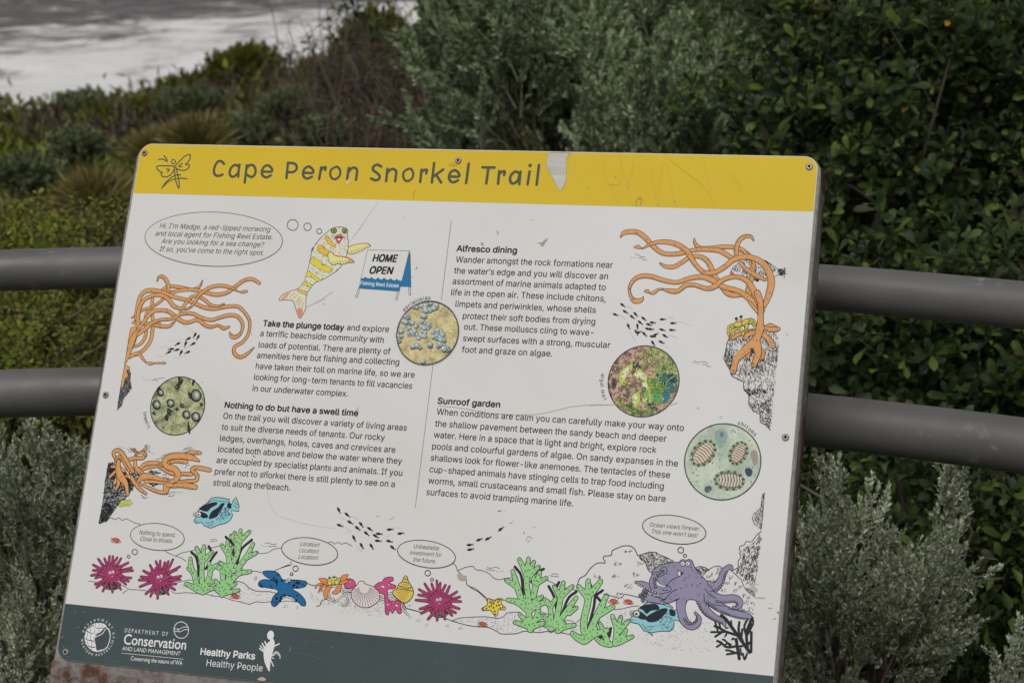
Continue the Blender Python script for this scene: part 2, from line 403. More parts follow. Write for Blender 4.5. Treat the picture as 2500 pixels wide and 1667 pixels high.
cover('ground_cover', 'low green and olive herbs carpeting the slope behind the railing', 30000, 3, m_herb, (3.0, 19.5), lambda a, y, R: a < 0.0 or y > 6, 0.045, 0.16, 10)
cover('dry_scrub', 'dead brown twiggy scrub scattered through the slope', 2600, 5, m_dry, (5, 18),
      lambda a, y, R: noise.noise(Vector((a*y*0.6, y*0.4, 3))) > (0.12 if a < -0.13 else -0.15) and a < 0.0, 0.075, 0.24, 9, 'twig', (-0.36, 0.1))
cover('undergrowth', 'dark green leafy undergrowth at the feet of the shrubs on the right', 9000, 9, m_green, (2.9, 8.5), lambda a, y, R: a >= -0.03, 0.05, 0.12, 9)

def tussock(label, c, r, n, seed):
    R = np.random.default_rng(seed); c = np.asarray(c, float); gz = ground_h(c[0], c[1])
    D = R.normal(0, 1, (n, 3)); D[:, 2] = np.abs(D[:, 2])*0.9+0.25; D /= np.linalg.norm(D, axis=1, keepdims=True)
    L = r*(0.7+0.5*R.random(n)); P = np.zeros((n, 3)); P[:, :2] = R.normal(0, r*0.12, (n, 2))
    a = leaves(P, D, L*0.6, np.full(n, 0.0025), R.random(n)*6.28, 0.1, 0.0)
    D2 = D+np.array([0, 0, -0.3])*R.random((n, 1))
    b_ = leaves(P+D*L[:, None]*0.45, D2, L*0.65, np.full(n, 0.0022), R.random(n)*6.28, 0.1, 0.1)
    t = thing('grass_tussock', label, 'grass tussock', (c[0], c[1], gz), 'grass tussocks on the slope')
    V, F = join([a, b_]); o = link('blade', mesh_np('blade', V+np.array([0, 0, c[2]-gz-0.05]), F, [m_tus]), t); o['kind'] = 'stuff'
tussock('largest golden green tussock, just above the yellow header of the sign', at(478, 345, 8.2), 0.165, 1500, 1)
tussock('small golden tussock just left of the largest one, above the sign corner', at(368, 355, 8.4), 0.13, 900, 2)
tussock('straw coloured tussock left of the sign corner, halfway down the slope', at(235, 480, 6.6), 0.15, 1300, 3)
tussock('pale tussock cut by the left edge of the photo, above the upper rail', at(15, 565, 5.6), 0.14, 900, 4)

# far mounds along the cliff edge
GM = 'rounded shrubs along the cliff edge'
def mound(label, px, py, z, r, n, seed, m=None):
    c = at(px, py, z); bush('coastal_shrub', label, 'shrub', c, (r[0], r[1], r[2]), n, 'broad', m or m_mound, m_bark, (2.2, 3.6), 0.9, 0.25, seed, GM, 0.5)
mound('yellow green domed shrub standing up against the white surf', 600, 175, 17.4, (0.36, 0.4, 0.22), 380, 71)
mound('dark olive shrub at the left foot of the yellow green dome', 455, 225, 17.5, (0.28, 0.5, 0.16), 200, 72, m_herb)
mound('low olive shrub right of the yellow green dome', 740, 215, 17.0, (0.45, 0.5, 0.14), 280, 73)
mound('olive shrub high on the cliff edge, just left of the big silver bush', 915, 110, 15.0, (0.26, 0.4, 0.26), 380, 74, m_mound)
mound('brown olive shrub below the high cliff edge shrub', 850, 190, 14.5, (0.36, 0.4, 0.18), 260, 75, m_herb)
mound('dull shrub on the left skyline under the surf', 200, 262, 16.0, (0.3, 0.4, 0.10), 170, 76, m_salt)
mound('small dark shrub at the shore end of the slope, centre left', 330, 275, 15.0, (0.35, 0.4, 0.1), 170, 77, m_herb)
# grey saltbush patches on the slope
GS = 'low grey green bushes on the slope'
for i, (lab, px, py, z, r) in enumerate([
        ('dusty grey green bush beside the largest tussock, to its right', 600, 310, 10.5, .2), ('grey green bush left of the tussocks on the slope', 190, 350, 9.5, .2),
        ('blue green bush just above the word Snorkel side of the sign', 800, 320, 7.5, .2), ('small dusty bush behind the largest tussock', 455, 245, 12.5, .3),
        ('dark green bush at the left edge below the surf', 60, 410, 8.2, .18), ('sage bush between the dead twigs and the tussocks', 700, 250, 11.5, .24)]):
    bush('saltbush', lab, 'bush', at(px, py, z), (r*0.8, r*0.7, r*0.3), 90, 'broad', m_salt, m_bark, (1.2, 2.0), 1.0, 0.3, 90+i, GS, 0.4)

# dead twiggy bush
def twiggy(label, c, r, n, seed):
    R = np.random.default_rng(seed); c = np.asarray(c, float); gz = ground_h(c[0], c[1]); org = np.array([c[0], c[1], gz])
    t = thing('dead_bush', label, 'dead bush', org, 'bare brown bushes'); parts = []
    for i in range(n):
        e = c-org+R.normal(0, 1, 3)*np.array([r, r, r*0.9])*0.55; s = np.array([R.normal(0, r*.4), R.normal(0, r*.4), -0.05])
        m = (s+e)/2+R.normal(0, .25, 3)*r; parts.append(tube_np(crom([s, m, e, e+R.normal(0, .3, 3)*r], 4), list(np.linspace(.007, .0015, 13)), 3))
        for q in range(3):
            f = m+(e-m)*R.random(); parts.append(tube_np(crom([f, f+R.normal(0, .18, 3)*r, f+R.normal(0, .35, 3)*r], 3), list(np.linspace(.003, .001, 7)), 3))
    V, F = join(parts); link('branch', mesh_np('branch', V, tri(F), [m_dry]), t)
twiggy('bare brown tangle of twigs against the left side of the big silver bush', at(985, 270, 7.6), 0.30, 110, 5)
twiggy('bare brown twigs higher up beside the cliff edge shrub', at(905, 200, 9.5), 0.32, 150, 6)
twiggy('bare brown twigs low down just above the sign, left of its centre', at(900, 340, 7.0), 0.22, 60, 7)
twiggy('faint dead twigs on the middle of the slope', at(800, 210, 12), 0.45, 120, 8)

# silver green bushes behind the sign
GB = 'silver green bushes behind the sign'
bush('silver_bush', 'big sage bush rising behind the middle of the sign, its left side against the sea', 'bush', at(1335, 235, 6.0), (0.30, 0.34, 0.42), 420, 'big', m_grey2, m_gstem, (0.9, 1.5), 1.2, 0.6, 31, GB, 0.35)
bush('silver_bush', 'narrow sage bush at the left end of the silver mass, beside the dead twigs', 'bush', at(1125, 175, 6.3), (0.06, 0.25, 0.30), 120, 'big', m_grey2, m_gstem, (0.9, 1.4), 1.4, 0.4, 32, GB, 0.4)
bush('silver_bush', 'sage bush just over the yellow header, right of the peeled patch', 'bush', at(1585, 350, 5.4), (0.24, 0.26, 0.22), 180, 'big', m_grey2, m_gstem, (0.8, 1.4), 1.3, 0.5, 33, GB, 0.4)
bush('silver_bush', 'sage bush at the top of the photo, left of the dark green leaves', 'bush', at(1600, 60, 6.6), (0.30, 0.3, 0.18), 170, 'big', m_grey2, m_gstem, (0.9, 1.5), 1.2, 0.5, 34, GB, 0.4)
bush('silver_bush', 'small sage bush above the top right corner of the sign', 'bush', at(1745, 230, 5.8), (0.11, 0.2, 0.15), 70, 'big', m_grey2, m_gstem, (0.8, 1.3), 1.3, 0.4, 35, GB, 0.4)
# dark broad-leaved shrubs on the right
GL = 'dark green broad leaved shrubs on the right'
leafy('leafy_shrub', 'dark glossy shrub filling the right of the photo above the upper rail', 'shrub', at(2230, 330, 5.0), (0.62, 0.45, 0.62), 2300, 51, None, 0.038, GL, 220)
leafy('leafy_shrub', 'dark glossy shrub seen between and below the two rails on the right', 'shrub', at(2230, 1020, 4.3), (0.60, 0.4, 0.55), 1700, 52, None, 0.037, GL, 80)
leafy('leafy_shrub', 'dark glossy shrub behind the top right corner of the sign', 'shrub', at(1820, 330, 5.9), (0.45, 0.4, 0.42), 1300, 53, None, 0.032, GL)
leafy('leafy_shrub', 'darkest shrub in the bottom right corner behind the silver plumes', 'shrub', at(2290, 1480, 3.65), (0.42, 0.2, 0.36), 1150, 54, None, 0.033, GL)
leafy('leafy_shrub', 'dark shrub at the top edge behind the silver bushes', 'shrub', at(1500, 120, 8.4), (1.4, 0.5, 0.75), 2200, 55, None, 0.035, GL)
leafy('leafy_shrub', 'dim shrub farthest back in the top right corner', 'shrub', at(2400, 60, 6.8), (1.1, 0.5, 0.7), 1700, 56, None, 0.034, GL)
leafy('leafy_shrub', 'green herb clump seen between the two rails on the left', 'shrub', at(60, 880, 4.2), (0.36, 0.35, 0.2), 1100, 57, m_herb, 0.019, 'green clumps left of the sign')
leafy('leafy_shrub', 'green herb clump just above the upper rail, left of the sign', 'shrub', at(150, 640, 4.9), (0.42, 0.4, 0.2), 1200, 58, m_herb, 0.018, 'green clumps left of the sign')
# near silver shrubs under the lower rail
GF = 'silver shrubs growing under the railing'
bush('silver_shrub', 'bushy silver shrub below the lower rail, right of the sign', 'shrub', at(2090, 1500, 3.05), (0.17, 0.15, 0.16), 140, 'plume', m_grey, m_gstem, (0.7, 1.1), 1.7, 0.45, 61, GF, 0.3, sway=0.3)
bush('silver_shrub', 'shadowed silver foliage low against the right edge of the sign', 'shrub', at(1960, 1660, 3.1), (0.14, 0.15, 0.12), 75, 'plume', m_grey, m_gstem, (0.65, 0.95), 1.0, 0.3, 62, GF, 0.35)
bush('silver_shrub', 'few silver tips poking into the bottom right corner', 'shrub', at(2470, 1740, 3.0), (0.07, 0.1, 0.10), 30, 'plume', m_grey, m_gstem, (0.55, 0.9), 1.2, 0.3, 63, GF, 0.3)
bush('silver_shrub', 'thick silver shrub below the lower rail, left of the sign', 'shrub', at(85, 1370, 3.25), (0.17, 0.14, 0.17), 140, 'plume', m_grey, m_gstem, (0.7, 1.1), 1.5, 0.4, 64, GF, 0.35)
bush('silver_shrub', 'silver shrub in the bottom left corner', 'shrub', at(30, 1690, 3.1), (0.14, 0.15, 0.13), 85, 'plume', m_grey, m_gstem, (0.6, 0.95), 1.0, 0.3, 65, GF, 0.35)
bush('silver_shrub', 'slender silver shoots between the left edge of the sign and the thick shrub', 'shrub', at(245, 1200, 3.4), (0.045, 0.1, 0.12), 28, 'plume', m_grey, m_gstem, (0.55, 0.9), 1.2, 0.2, 66, GF, 0.3)

# ------------------------------------------------------------------ railing
mrail = mat('painted_steel_rail', (0.12, 0.12, 0.12), 0.42, 0.5)
ns, ls, b = nodes(mrail)
n = noise_tex(ns, ls, 4.0, 5); n2 = noise_tex(ns, ls, 70.0, 3); n3 = noise_tex(ns, ls, 9.0, 6, 0.7)
r = ramp(ns, [(0.3, (0.095, 0.093, 0.091)), (0.7, (0.155, 0.151, 0.148))]); ls.new(n.outputs[0], r.inputs[0])
r3 = ramp(ns, [(0.60, (0,)*3), (0.68, (0.9,)*3)]); ls.new(n3.outputs[0], r3.inputs[0])
c = mix(ns, ls, r3.outputs[0], r.outputs[0], (0.25, 0.235, 0.22))
r4 = ramp(ns, [(0.70, (0,)*3), (0.76, (0.7,)*3)]); ls.new(n2.outputs[0], r4.inputs[0]); c = mix(ns, ls, r4.outputs[0], c, (0.22, 0.22, 0.21))
ls.new(c, b.inputs['Base Color']); rr = ramp(ns, [(0.3, (0.30,)*3), (0.7, (0.6,)*3)]); ls.new(n3.outputs[0], rr.inputs[0]); ls.new(rr.outputs[0], b.inputs['Roughness'])
bump(ns, ls, b, n2.outputs[0], 0.25, 0.0012)
railing = thing('railing', 'dark grey steel pipe railing with two bent rails passing behind the sign', 'railing', (0, 2.5, 0))
def rail(pts, z0, dia):
    k = [1/ray(x, y)[2] for x, y in pts]; P = [at(x, y, q/k[0]*z0) for (x, y), q in zip(pts, k)]; h = P[0][2]
    co = np.polyfit([p[0] for p in P], [p[1] for p in P], 2); x0, x1 = P[0][0], P[-1][0]      # gently bent rail
    P = [np.array([x, np.polyval(co, x), h]) for x in np.linspace(x0-0.9, x1+0.9, 9)]
    path = crom(P, 14); V, F = tube_np(path, dia/2, 40)
    link('rail', mesh_np('rail', V-np.array([0, 2.5, 0]), F, [mrail], smooth=True), railing)
    return P
PU = rail([(0, 660), (285, 653), (2005, 701), (2500, 746)], 2.75, 0.060)
PL = rail([(0, 962), (240, 954), (1960, 1024), (2500, 1088)], 2.735, 0.070)
for i in (0, 8):
    p, q = PU[i], PL[i]; top = p.copy(); V, F = tube_np([top-np.array([0, 0, .01]), np.array([top[0], top[1], ground_h(top[0], top[1])-0.1])], 0.025, 24)
    link('post', mesh_np('post', V-np.array([0, 2.5, 0]), F, [mrail], smooth=True), railing)
pm = PU[4]; V, F = tube_np([pm-np.array([0, 0, .02]), np.array([pm[0], pm[1], -0.1])], 0.025, 24)
link('post', mesh_np('post', V-np.array([0, 2.5, 0]), F, [mrail], smooth=True), railing)

# ------------------------------------------------------------------ sign plane
WN = c2w(_nrm); WX = c2w(_r); WY = c2w(_v)
_tl, _tr = ray(342.5, 350), ray(2000, 382)
_a = _tl/(_tl@WN); _b = _tr/(_tr@WN); DPL = -0.9/np.linalg.norm(_a-_b)      # 0.9 m wide panel
def onp(px, py):
    q = ray(px, py); return CAM+q*DPL/(q@WN)
ORG = onp(136, 1608)
def uv(px, py):
    d = onp(px, py)-ORG; return (float(d@WX), float(d@WY))
# ------------------------------------------------------------------ the sign
GX, GY = float((ORG+WX*0.45)[0]), float((ORG+WX*0.45+WY*0.3)[1])-0.12
ROOT = np.array([GX, GY, 0.0])
sign = thing('information_sign', 'tilted snorkel trail information board with yellow header on a rusty steel backing', 'sign', ROOT)
def W3(u, v, h): return ORG+WX*u+WY*v+WN*h-ROOT
def rrect(u0, v0, u1, v1, r, k=8):
    out = []
    for cx, cy, a0 in ((u1-r, v1-r, 0), (u0+r, v1-r, 90), (u0+r, v0+r, 180), (u1-r, v0+r, 270)):
        for i in range(k+1):
            a = math.radians(a0+90*i/k); out.append((cx+r*math.cos(a), cy+r*math.sin(a)))
    return out
def slab(outline, h0, h1, bev=0.0008):
    """closed plate between heights h0<h1 with a small bevel on the front edge"""
    n = len(outline); c = np.mean(outline, axis=0); V = []; F = []
    def ins(p, d):
        q = np.array(p)-c; return c+q*(1-d/np.linalg.norm(q))
    for o, h in ((0, h0), (0, h1-bev), (bev, h1)):
        V += [W3(*ins(p, o), h) for p in outline]
    for l in range(2):
        for i in range(n): j = (i+1) % n; F.append((l*n+i, l*n+j, (l+1)*n+j, (l+1)*n+i))
    me_faces = F+[tuple(range(2*n, 3*n)), tuple(reversed(range(n)))]
    return [tuple(v) for v in V], me_faces
def pymesh(name, V, F, mats, parent, smooth=False):
    me = bpy.data.meshes.new(name); me.from_pydata([tuple(map(float, v)) for v in V], [], F)
    for m in mats: me.materials.append(m)
    me.update(); return link(name, me, parent)
# materials
mpanel = mat('white_vinyl', (0.80, 0.795, 0.78), 0.5, 0.2)
ns, ls, b = nodes(mpanel); n = noise_tex(ns, ls, 3.2, 6, 0.6); r = ramp(ns, [(0.3, (0.70, 0.69, 0.665)), (0.42, (0.765, 0.76, 0.745)), (0.62, (0.80, 0.797, 0.788))]); ls.new(n.outputs[0], r.inputs[0])
n2 = noise_tex(ns, ls, 40, 6, 0.7); r2 = ramp(ns, [(0.70, (0,)*3), (0.82, (0.35,)*3)]); ls.new(n2.outputs[0], r2.inputs[0])
ls.new(mix(ns, ls, r2.outputs[0], r.outputs[0], (0.5, 0.47, 0.42)), b.inputs['Base Color'])
malu = mat('brushed_aluminium', (0.42, 0.41, 0.39), 0.5, 0.4, 0.4)
msteel = mat('rusty_galvanised_steel', (0.2, 0.2, 0.2), 0.6, 0.4, 0.0)
ns, ls, b = nodes(msteel)
na = noise_tex(ns, ls, 14, 8, 0.7); nb = noise_tex(ns, ls, 90, 5, 0.7); nc = noise_tex(ns, ls, 6, 6, 0.7)
base = ramp(ns, [(0.3, (0.15, 0.14, 0.13)), (0.7, (0.27, 0.25, 0.235))]); ls.new(nb.outputs[0], base.inputs[0])
rust = ramp(ns, [(0.3, (0.045, 0.016, 0.010)), (0.55, (0.12, 0.038, 0.016)), (0.8, (0.26, 0.10, 0.035))]); ls.new(nb.outputs[0], rust.inputs[0])
at_ = ns.new('ShaderNodeAttribute'); at_.attribute_name = 'wear'
fac = ns.new('ShaderNodeMath'); fac.operation = 'ADD'; ls.new(na.outputs[0], fac.inputs[0]); ls.new(at_.outputs['Fac'], fac.inputs[1])
fr = ramp(ns, [(0.60, (0,)*3), (0.68, (1,)*3)]); ls.new(fac.outputs[0], fr.inputs[0])
ls.new(mix(ns, ls, fr.outputs[0], base.outputs[0], rust.outputs[0]), b.inputs['Base Color'])
bump(ns, ls, b, nb.outputs[0], 0.5, 0.0008)
mside = msteel.copy(); mside.name = 'galvanised_edge_lit'  # same steel, base colour lifted to stand in for sunlight on the sides
for nd in mside.node_tree.nodes:
    if nd.type == 'VALTORGB' and nd.color_ramp.elements[0].color[0] > 0.14 and nd.color_ramp.elements[0].color[0] < 0.16:
        nd.color_ramp.elements[0].color = (0.20, 0.19, 0.18, 1); nd.color_ramp.elements[1].color = (0.36, 0.345, 0.33, 1)
PT = 0.003                                            # panel thickness, its face lies at height 0
pw, ph = uv(2000, 382)[0], uv(342.5, 350)[1]
RC = 0.017
pan_out = rrect(0, 0, pw, ph, RC)
V, F = slab(pan_out, -PT, 0.0, 0.0009)
mwhite_edge = mat('bare_panel_edge', (0.62, 0.61, 0.58), 0.45, 0.4)
panel = pymesh('sign_panel', V, F, [mpanel, mwhite_edge], sign)
nn = len(pan_out)
for i, p in enumerate(panel.data.polygons):
    if i < 2*nn: p.material_index = 1
# steel tray behind: folded sides 26 mm deep, a deep skirt below
def tray(outline, h0, h1, name, wearf):
    V, F = slab(outline, h0, h1, 0.002); o = pymesh(name, V, F, [mside], sign)
    a = o.data.attributes.new('wear', 'FLOAT', 'POINT'); c = np.mean(outline, axis=0)
    n = len(outline)
    for k in range(len(V)): a.data[k].value = wearf(outline[k % n], k//n)
    return o
tray_out = rrect(-0.0055, -0.17, pw+0.0034, ph-0.0006, RC+0.002, 8)
# subdivide the long edges so wear can vary along them
def dens(ol, step=0.02):
    out = []
    for i, p in enumerate(ol):
        q = ol[(i+1) % len(ol)]; L = math.dist(p, q); m = max(1, int(L/step))
        for k in range(m): out.append((p[0]+(q[0]-p[0])*k/m, p[1]+(q[1]-p[1])*k/m))
    return out
def wear(p, layer):
    w_ = 0.02
    if p[0] < 0.02: w_ = 0.2 if p[1] < 0.48 else (0.0 if p[1] < 0.6 else 0.12)
    if p[0] > pw-0.02: w_ = -0.06 if layer else 0.16
    if p[1] > ph-0.03: w_ = 0.24 if layer < 2 else 0.0
    if p[1] < -0.1: w_ = 0.05
    return w_
tray(dens(tray_out), -0.048, -PT-0.0002, 'backing_tray', wear)
# the visible steel face below the panel gets its own row of vertices: stiffening lip
V, F = [], []
lip = dens(rrect(-0.0060, -0.165, pw+0.0036, -0.0015, 0.002, 2), 0.03)
V, F = slab(lip, -PT-0.0001, -PT+0.0014, 0.0006); lo = pymesh('lower_skirt', V, F, [msteel], sign)
a = lo.data.attributes.new('wear', 'FLOAT', 'POINT')
for k in range(len(V)): a.data[k].value = 0.04 if V[k] is None else (0.16 if lip[k % len(lip)][0] < 0.03 else 0.06)
for u0 in (0.2, 0.66):
    top = W3(u0, -0.05, -0.06); bot = np.array([top[0], top[1], -0.35]); V, F = tube_np([top, bot], 0.024, 20)
    link('support_post', mesh_np('support_post', V, F, [mrail], smooth=True), sign)
    p0 = W3(u0, 0.55, -0.04); V, F = tube_np([W3(u0, 0.60, -0.036), W3(u0, -0.12, -0.036)], 0.012, 12)
    link('bracket', mesh_np('bracket', V, F, [mrail], smooth=True), sign)

# ------------------------------------------------------------------ print: inks laid on the panel
INK = {}
def ink(c, rough=0.5):
    c = tuple(int(q) for q in c)
    if c not in INK: INK[c] = mat('ink_%d_%d_%d' % c, pc(*c), rough, 0.15)
    return INK[c]
K = (44, 44, 46); WH = (200, 200, 197)
class Art:
    def __init__(s, name, label=None, base=0.00008):
        s.n, s.label, s.V, s.F, s.M, s.mats, s.h, s.ox, s.oy, s.k = name, label, [], [], [], [], base, 0, 0, 4.0
    def crop(s, x, y, k=4.0): s.ox, s.oy, s.k = x, y, k; return s
    def p(s, q): return uv(s.ox+q[0]/s.k, s.oy+q[1]/s.k)
    def L(s, w): return w/s.k*0.9/1740.0            # crop pixels -> metres
    def mi(s, c):
        m = ink(c) if isinstance(c, tuple) else c
        if m not in s.mats: s.mats.append(m)
        return s.mats.index(m)
    def up(s, d=0.000004): s.h += d
    def poly_uv(s, P, c):
        P = [q for i, q in enumerate(P) if i == 0 or math.dist(q, P[i-1]) > 1e-6]
        if len(P) < 3: return
        t = tessellate_polygon([[Vector((a[0], a[1], 0)) for a in P]]); o = len(s.V); m = s.mi(c)
        s.V += [(a[0], a[1], s.h) for a in P]
        for f in t: s.F.append(tuple(o+i for i in f)); s.M.append(m)
        s.up()
    def rib_uv(s, P, wd, c, closed=False, caps=True):
        P = [np.array(q) for q in P]; n = len(P)
        if n < 2: return
        o = len(s.V); m = s.mi(c); ws = wd if hasattr(wd, '__len__') else [wd]*n
        for i, q in enumerate(P):
            a = P[(i-1) % n] if (closed or i) else q; b_ = P[(i+1) % n] if (closed or i < n-1) else q
            d = b_-a; L = np.linalg.norm(d); d = d/L if L > 1e-9 else np.array([1.0, 0]); nr = np.array([-d[1], d[0]])*ws[i]/2
            hh = s.h+(i*3 % 7)*1.5e-7
            s.V += [(*(q+nr), hh), (*(q-nr), hh)]
        for i in range(n if closed else n-1):
            j = (i+1) % n; s.F.append((o+2*i, o+2*i+1, o+2*j+1, o+2*j)); s.M.append(m)
        s.up()
        if caps and not closed:
            for q, w_ in ((P[0], ws[0]), (P[-1], ws[-1])):
                if w_ > 0.0006: s.disc_uv(q, w_/2, c, 10)
            s.up()
    def disc_uv(s, q, r, c, k=12, ry=None, ang=0.0):
        o = len(s.V); m = s.mi(c); ry = ry or r; ca, sa = math.cos(ang), math.sin(ang)
        for i in range(k):
            t = 2*math.pi*i/k; x, y = r*math.cos(t), ry*math.sin(t); s.V.append((q[0]+x*ca-y*sa, q[1]+x*sa+y*ca, s.h))
        s.F.append(tuple(range(o, o+k))); s.M.append(m)
    # --- crop-space drawing
    def poly(s, pts, c, smooth=False):
        P = [s.p(q) for q in pts]; P = crom(P, 5, True) if smooth else P
        s.poly_uv([tuple(q) for q in P], c)
    def line(s, pts, w, c=K, smooth=True, closed=False, rough=0.0):
        P = [s.p(q) for q in pts]; P = crom(P, 6, closed) if (smooth and len(P) > 2) else [np.array(q) for q in P]
        if rough:
            rr = random.Random(len(s.V)); Q = []
            for a_, b_ in zip(P[:-1], P[1:]):
                Q.append(a_); m_ = max(1, int(math.dist(a_, b_)/0.004))
                for k in range(1, m_): Q.append(a_+(b_-a_)*k/m_+np.array([rr.gauss(0, 1), rr.gauss(0, 1)])*s.L(rough))
            P = Q+[P[-1]]
        s.rib_uv(P, s.L(w), c, closed)
    def shape(s, pts, fill, w=8, smooth=True, out=K):
        s.poly(pts, fill, smooth); s.line(pts, w, out, smooth, True)
    def tube(s, pts, w, fill, o=6, out=K, spots=0, smooth=True, sc=K):
        P = [s.p(q) for q in pts]; n = len(P); ws = list(w) if hasattr(w, '__len__') else [w]*n
        if len(ws) == 2 and n != 2: ws = [ws[0]+(ws[1]-ws[0])*i/(n-1) for i in range(n)]
        W_ = [np.array([*q, s.L(a)]) for q, a in zip(P, ws)]; W_ = crom(W_, 7) if (smooth and n > 2) else W_
        P = [q[:2] for q in W_]; ww = [max(q[2], s.L(3)) for q in W_]
        if o: s.rib_uv(P, [a+2*s.L(o) for a in ww], out)
        s.rib_uv(P, ww, fill)
        if spots:
            rr = random.Random(int(abs(P[0][0])*1e6)+n)
            if len(P) > 12:                      # pen shading along one edge of the frond
                a_ = rr.randrange(2, len(P)//3); Q = []
                for i in range(a_, len(P)-2):
                    d = P[i+1]-P[i-1]; d = d/np.linalg.norm(d); Q.append(P[i]+np.array([d[1], -d[0]])*ww[i]*0.36)
                s.rib_uv(Q, s.L(3), (120, 84, 54), caps=False)
            for k in range(spots):
                i = rr.randrange(1, len(P)-1); j = (rr.random()-.5)*0.5*ww[i]
                d = P[i+1]-P[i-1]; d = d/np.linalg.norm(d); s.disc_uv(P[i]+np.array([-d[1], d[0]])*j, s.L(4.5), sc, 6)
            s.up()
    def ell(s, c, a, b_, w=8, out=K, fill=None, k=64):
        """ellipse by centre and two half-axis vectors, crop px"""
        pts = [(c[0]+a[0]*math.cos(t)+b_[0]*math.sin(t), c[1]+a[1]*math.cos(t)+b_[1]*math.sin(t)) for t in [2*math.pi*i/k for i in range(k)]]
        P = [s.p(q) for q in pts]
        if fill: s.poly_uv(P, fill)
        if w: s.rib_uv(P, s.L(w), out, True)
    def circ(s, c, r, w=6, out=K, fill=None, ry=None): s.ell(c, (r, 0), (0, ry or r), w, out, fill, 24)
    def dots(s, pts, r, c=K, k=6):
        for q in pts: s.disc_uv(s.p(q), s.L(r), c, k)
        s.up()
    def inside(s, poly, n, seed=1):
        rr = random.Random(seed); xs = [q[0] for q in poly]; ys = [q[1] for q in poly]; out = []
        t = 0
        while len(out) < n and t < n*40:
            t += 1; x, y = rr.uniform(min(xs), max(xs)), rr.uniform(min(ys), max(ys)); c = False
            for i in range(len(poly)):
                (x1, y1), (x2, y2) = poly[i], poly[i-1]
                if (y1 > y) != (y2 > y) and x < (x2-x1)*(y-y1)/(y2-y1)+x1: c = not c
            if c: out.append((x, y))
        return out
    def hatch(s, poly, n, L, ang, w=5, c=K, seed=1, jit=0.5):
        rr = random.Random(seed); m = s.mi(c)
        for x, y in s.inside(poly, n, seed):
            t = math.radians(ang)+rr.gauss(0, jit); l = L*(0.5+rr.random())/2; dx, dy = l*math.cos(t), l*math.sin(t); nx, ny = -math.sin(t)*w/2, math.cos(t)*w/2
            o = len(s.V)
            for q in ((x-dx, y-dy), (x+nx, y+ny), (x+dx, y+dy), (x-nx, y-ny)): s.V.append((*s.p(q), s.h))
            s.F.append((o, o+1, o+2, o+3)); s.M.append(m)
        s.up()
    def fish(s, x, y, a, L=66, flip=False):
        t = math.radians(a); ca, sa = math.cos(t), math.sin(t)
        o = [(-.5, 0), (-.36, -.13), (-.1, -.19), (.15, -.12), (.3, -.03), (.52, -.2), (.44, 0), (.5, .2), (.3, .05), (.12, .15), (-.1, .19), (-.36, .13)]
        s.poly([(x+L*(u*ca-v*sa), y+L*(u*sa+v*ca)) for u, v in o], K)
        s.disc_uv(s.p((x-L*.33*ca+L*.04*sa, y-L*.33*sa-L*.04*ca)), s.L(L*.03), WH, 6); s.up()
    def eyes(s, *cs, pr=0.4):
        for x, y, r in cs:
            s.circ((x, y), r, r*0.28, K, (205, 205, 202)); s.dots([(x-r*.1, y+r*.1)], r*pr, K, 8)
    # --- lettering
    def glyphs(s, body, ital, place, c, wt):
        """place maps font units to panel (u, v); every outer contour is filled with its own holes, wt thickens it"""
        cv = bpy.data.curves.new('t', 'FONT'); cv.body = body; cv.size = 1; cv.resolution_u = 3; cv.fill_mode = 'NONE'
        if FONT and not s.gill: cv.font = FONT
        cv.shear = 0.21 if ital else 0
        o = bpy.data.objects.new('t', cv); COL.objects.link(o); dg = bpy.context.evaluated_depsgraph_get(); dg.update()
        me = bpy.data.meshes.new_from_object(o.evaluated_get(dg)); co = [tuple(q.co[:2]) for q in me.vertices]; nb = {}
        for e in me.edges: a, b_ = e.vertices; nb.setdefault(a, []).append(b_); nb.setdefault(b_, []).append(a)
        COL.objects.unlink(o); bpy.data.meshes.remove(me); bpy.data.objects.remove(o); bpy.data.curves.remove(cv)
        h0 = s.h; seen = set(); loops = []
        for v in range(len(co)):
            if v in seen or v not in nb: continue
            lp = [v]; seen.add(v); cur = v
            while True:
                nx = [q for q in nb[cur] if q not in seen]
                if len(lp) == 1 and nx: nx = [min(nx)]
                if not nx: break
                cur = nx[0]; seen.add(cur); lp.append(cur)
            if len(lp) > 2: loops.append([co[q] for q in lp])
        area = lambda L: sum(a[0]*b_[1]-b_[0]*a[1] for a, b_ in zip(L, L[1:]+L[:1]))/2
        xs = [q[0] for L in loops for q in L]; X0, X1 = min(xs), max(xs); f = place(X0, X1); m = s.mi(c)
        ar = [area(L) for L in loops]; sg = 1 if ar[max(range(len(ar)), key=lambda i: abs(ar[i]))] > 0 else -1
        def inside(pt, L):
            r = False
            for i in range(len(L)):
                (x1, y1), (x2, y2) = L[i], L[i-1]
                if (y1 > pt[1]) != (y2 > pt[1]) and pt[0] < (x2-x1)*(pt[1]-y1)/(y2-y1)+x1: r = not r
            return r
        outs = [i for i in range(len(loops)) if ar[i]*sg > 0]; holes = [i for i in range(len(loops)) if ar[i]*sg <= 0]
        own = {i: [] for i in outs}
        for h in holes:
            cand = [i for i in outs if inside(loops[h][0], loops[i])]
            if cand: own[min(cand, key=lambda i: abs(ar[i]))].append(h)
        for n_, i in enumerate(outs):
            G = [loops[i]]+[loops[h] for h in own[i]]; t = tessellate_polygon([[Vector((*q, 0)) for q in L] for L in G]); o2 = len(s.V); hh = s.h+(n_ % 3)*1e-6
            s.V += [(*f(*q), hh) for L in G for q in L]
            for tr in t: s.F.append(tuple(o2+k for k in tr)); s.M.append(m)
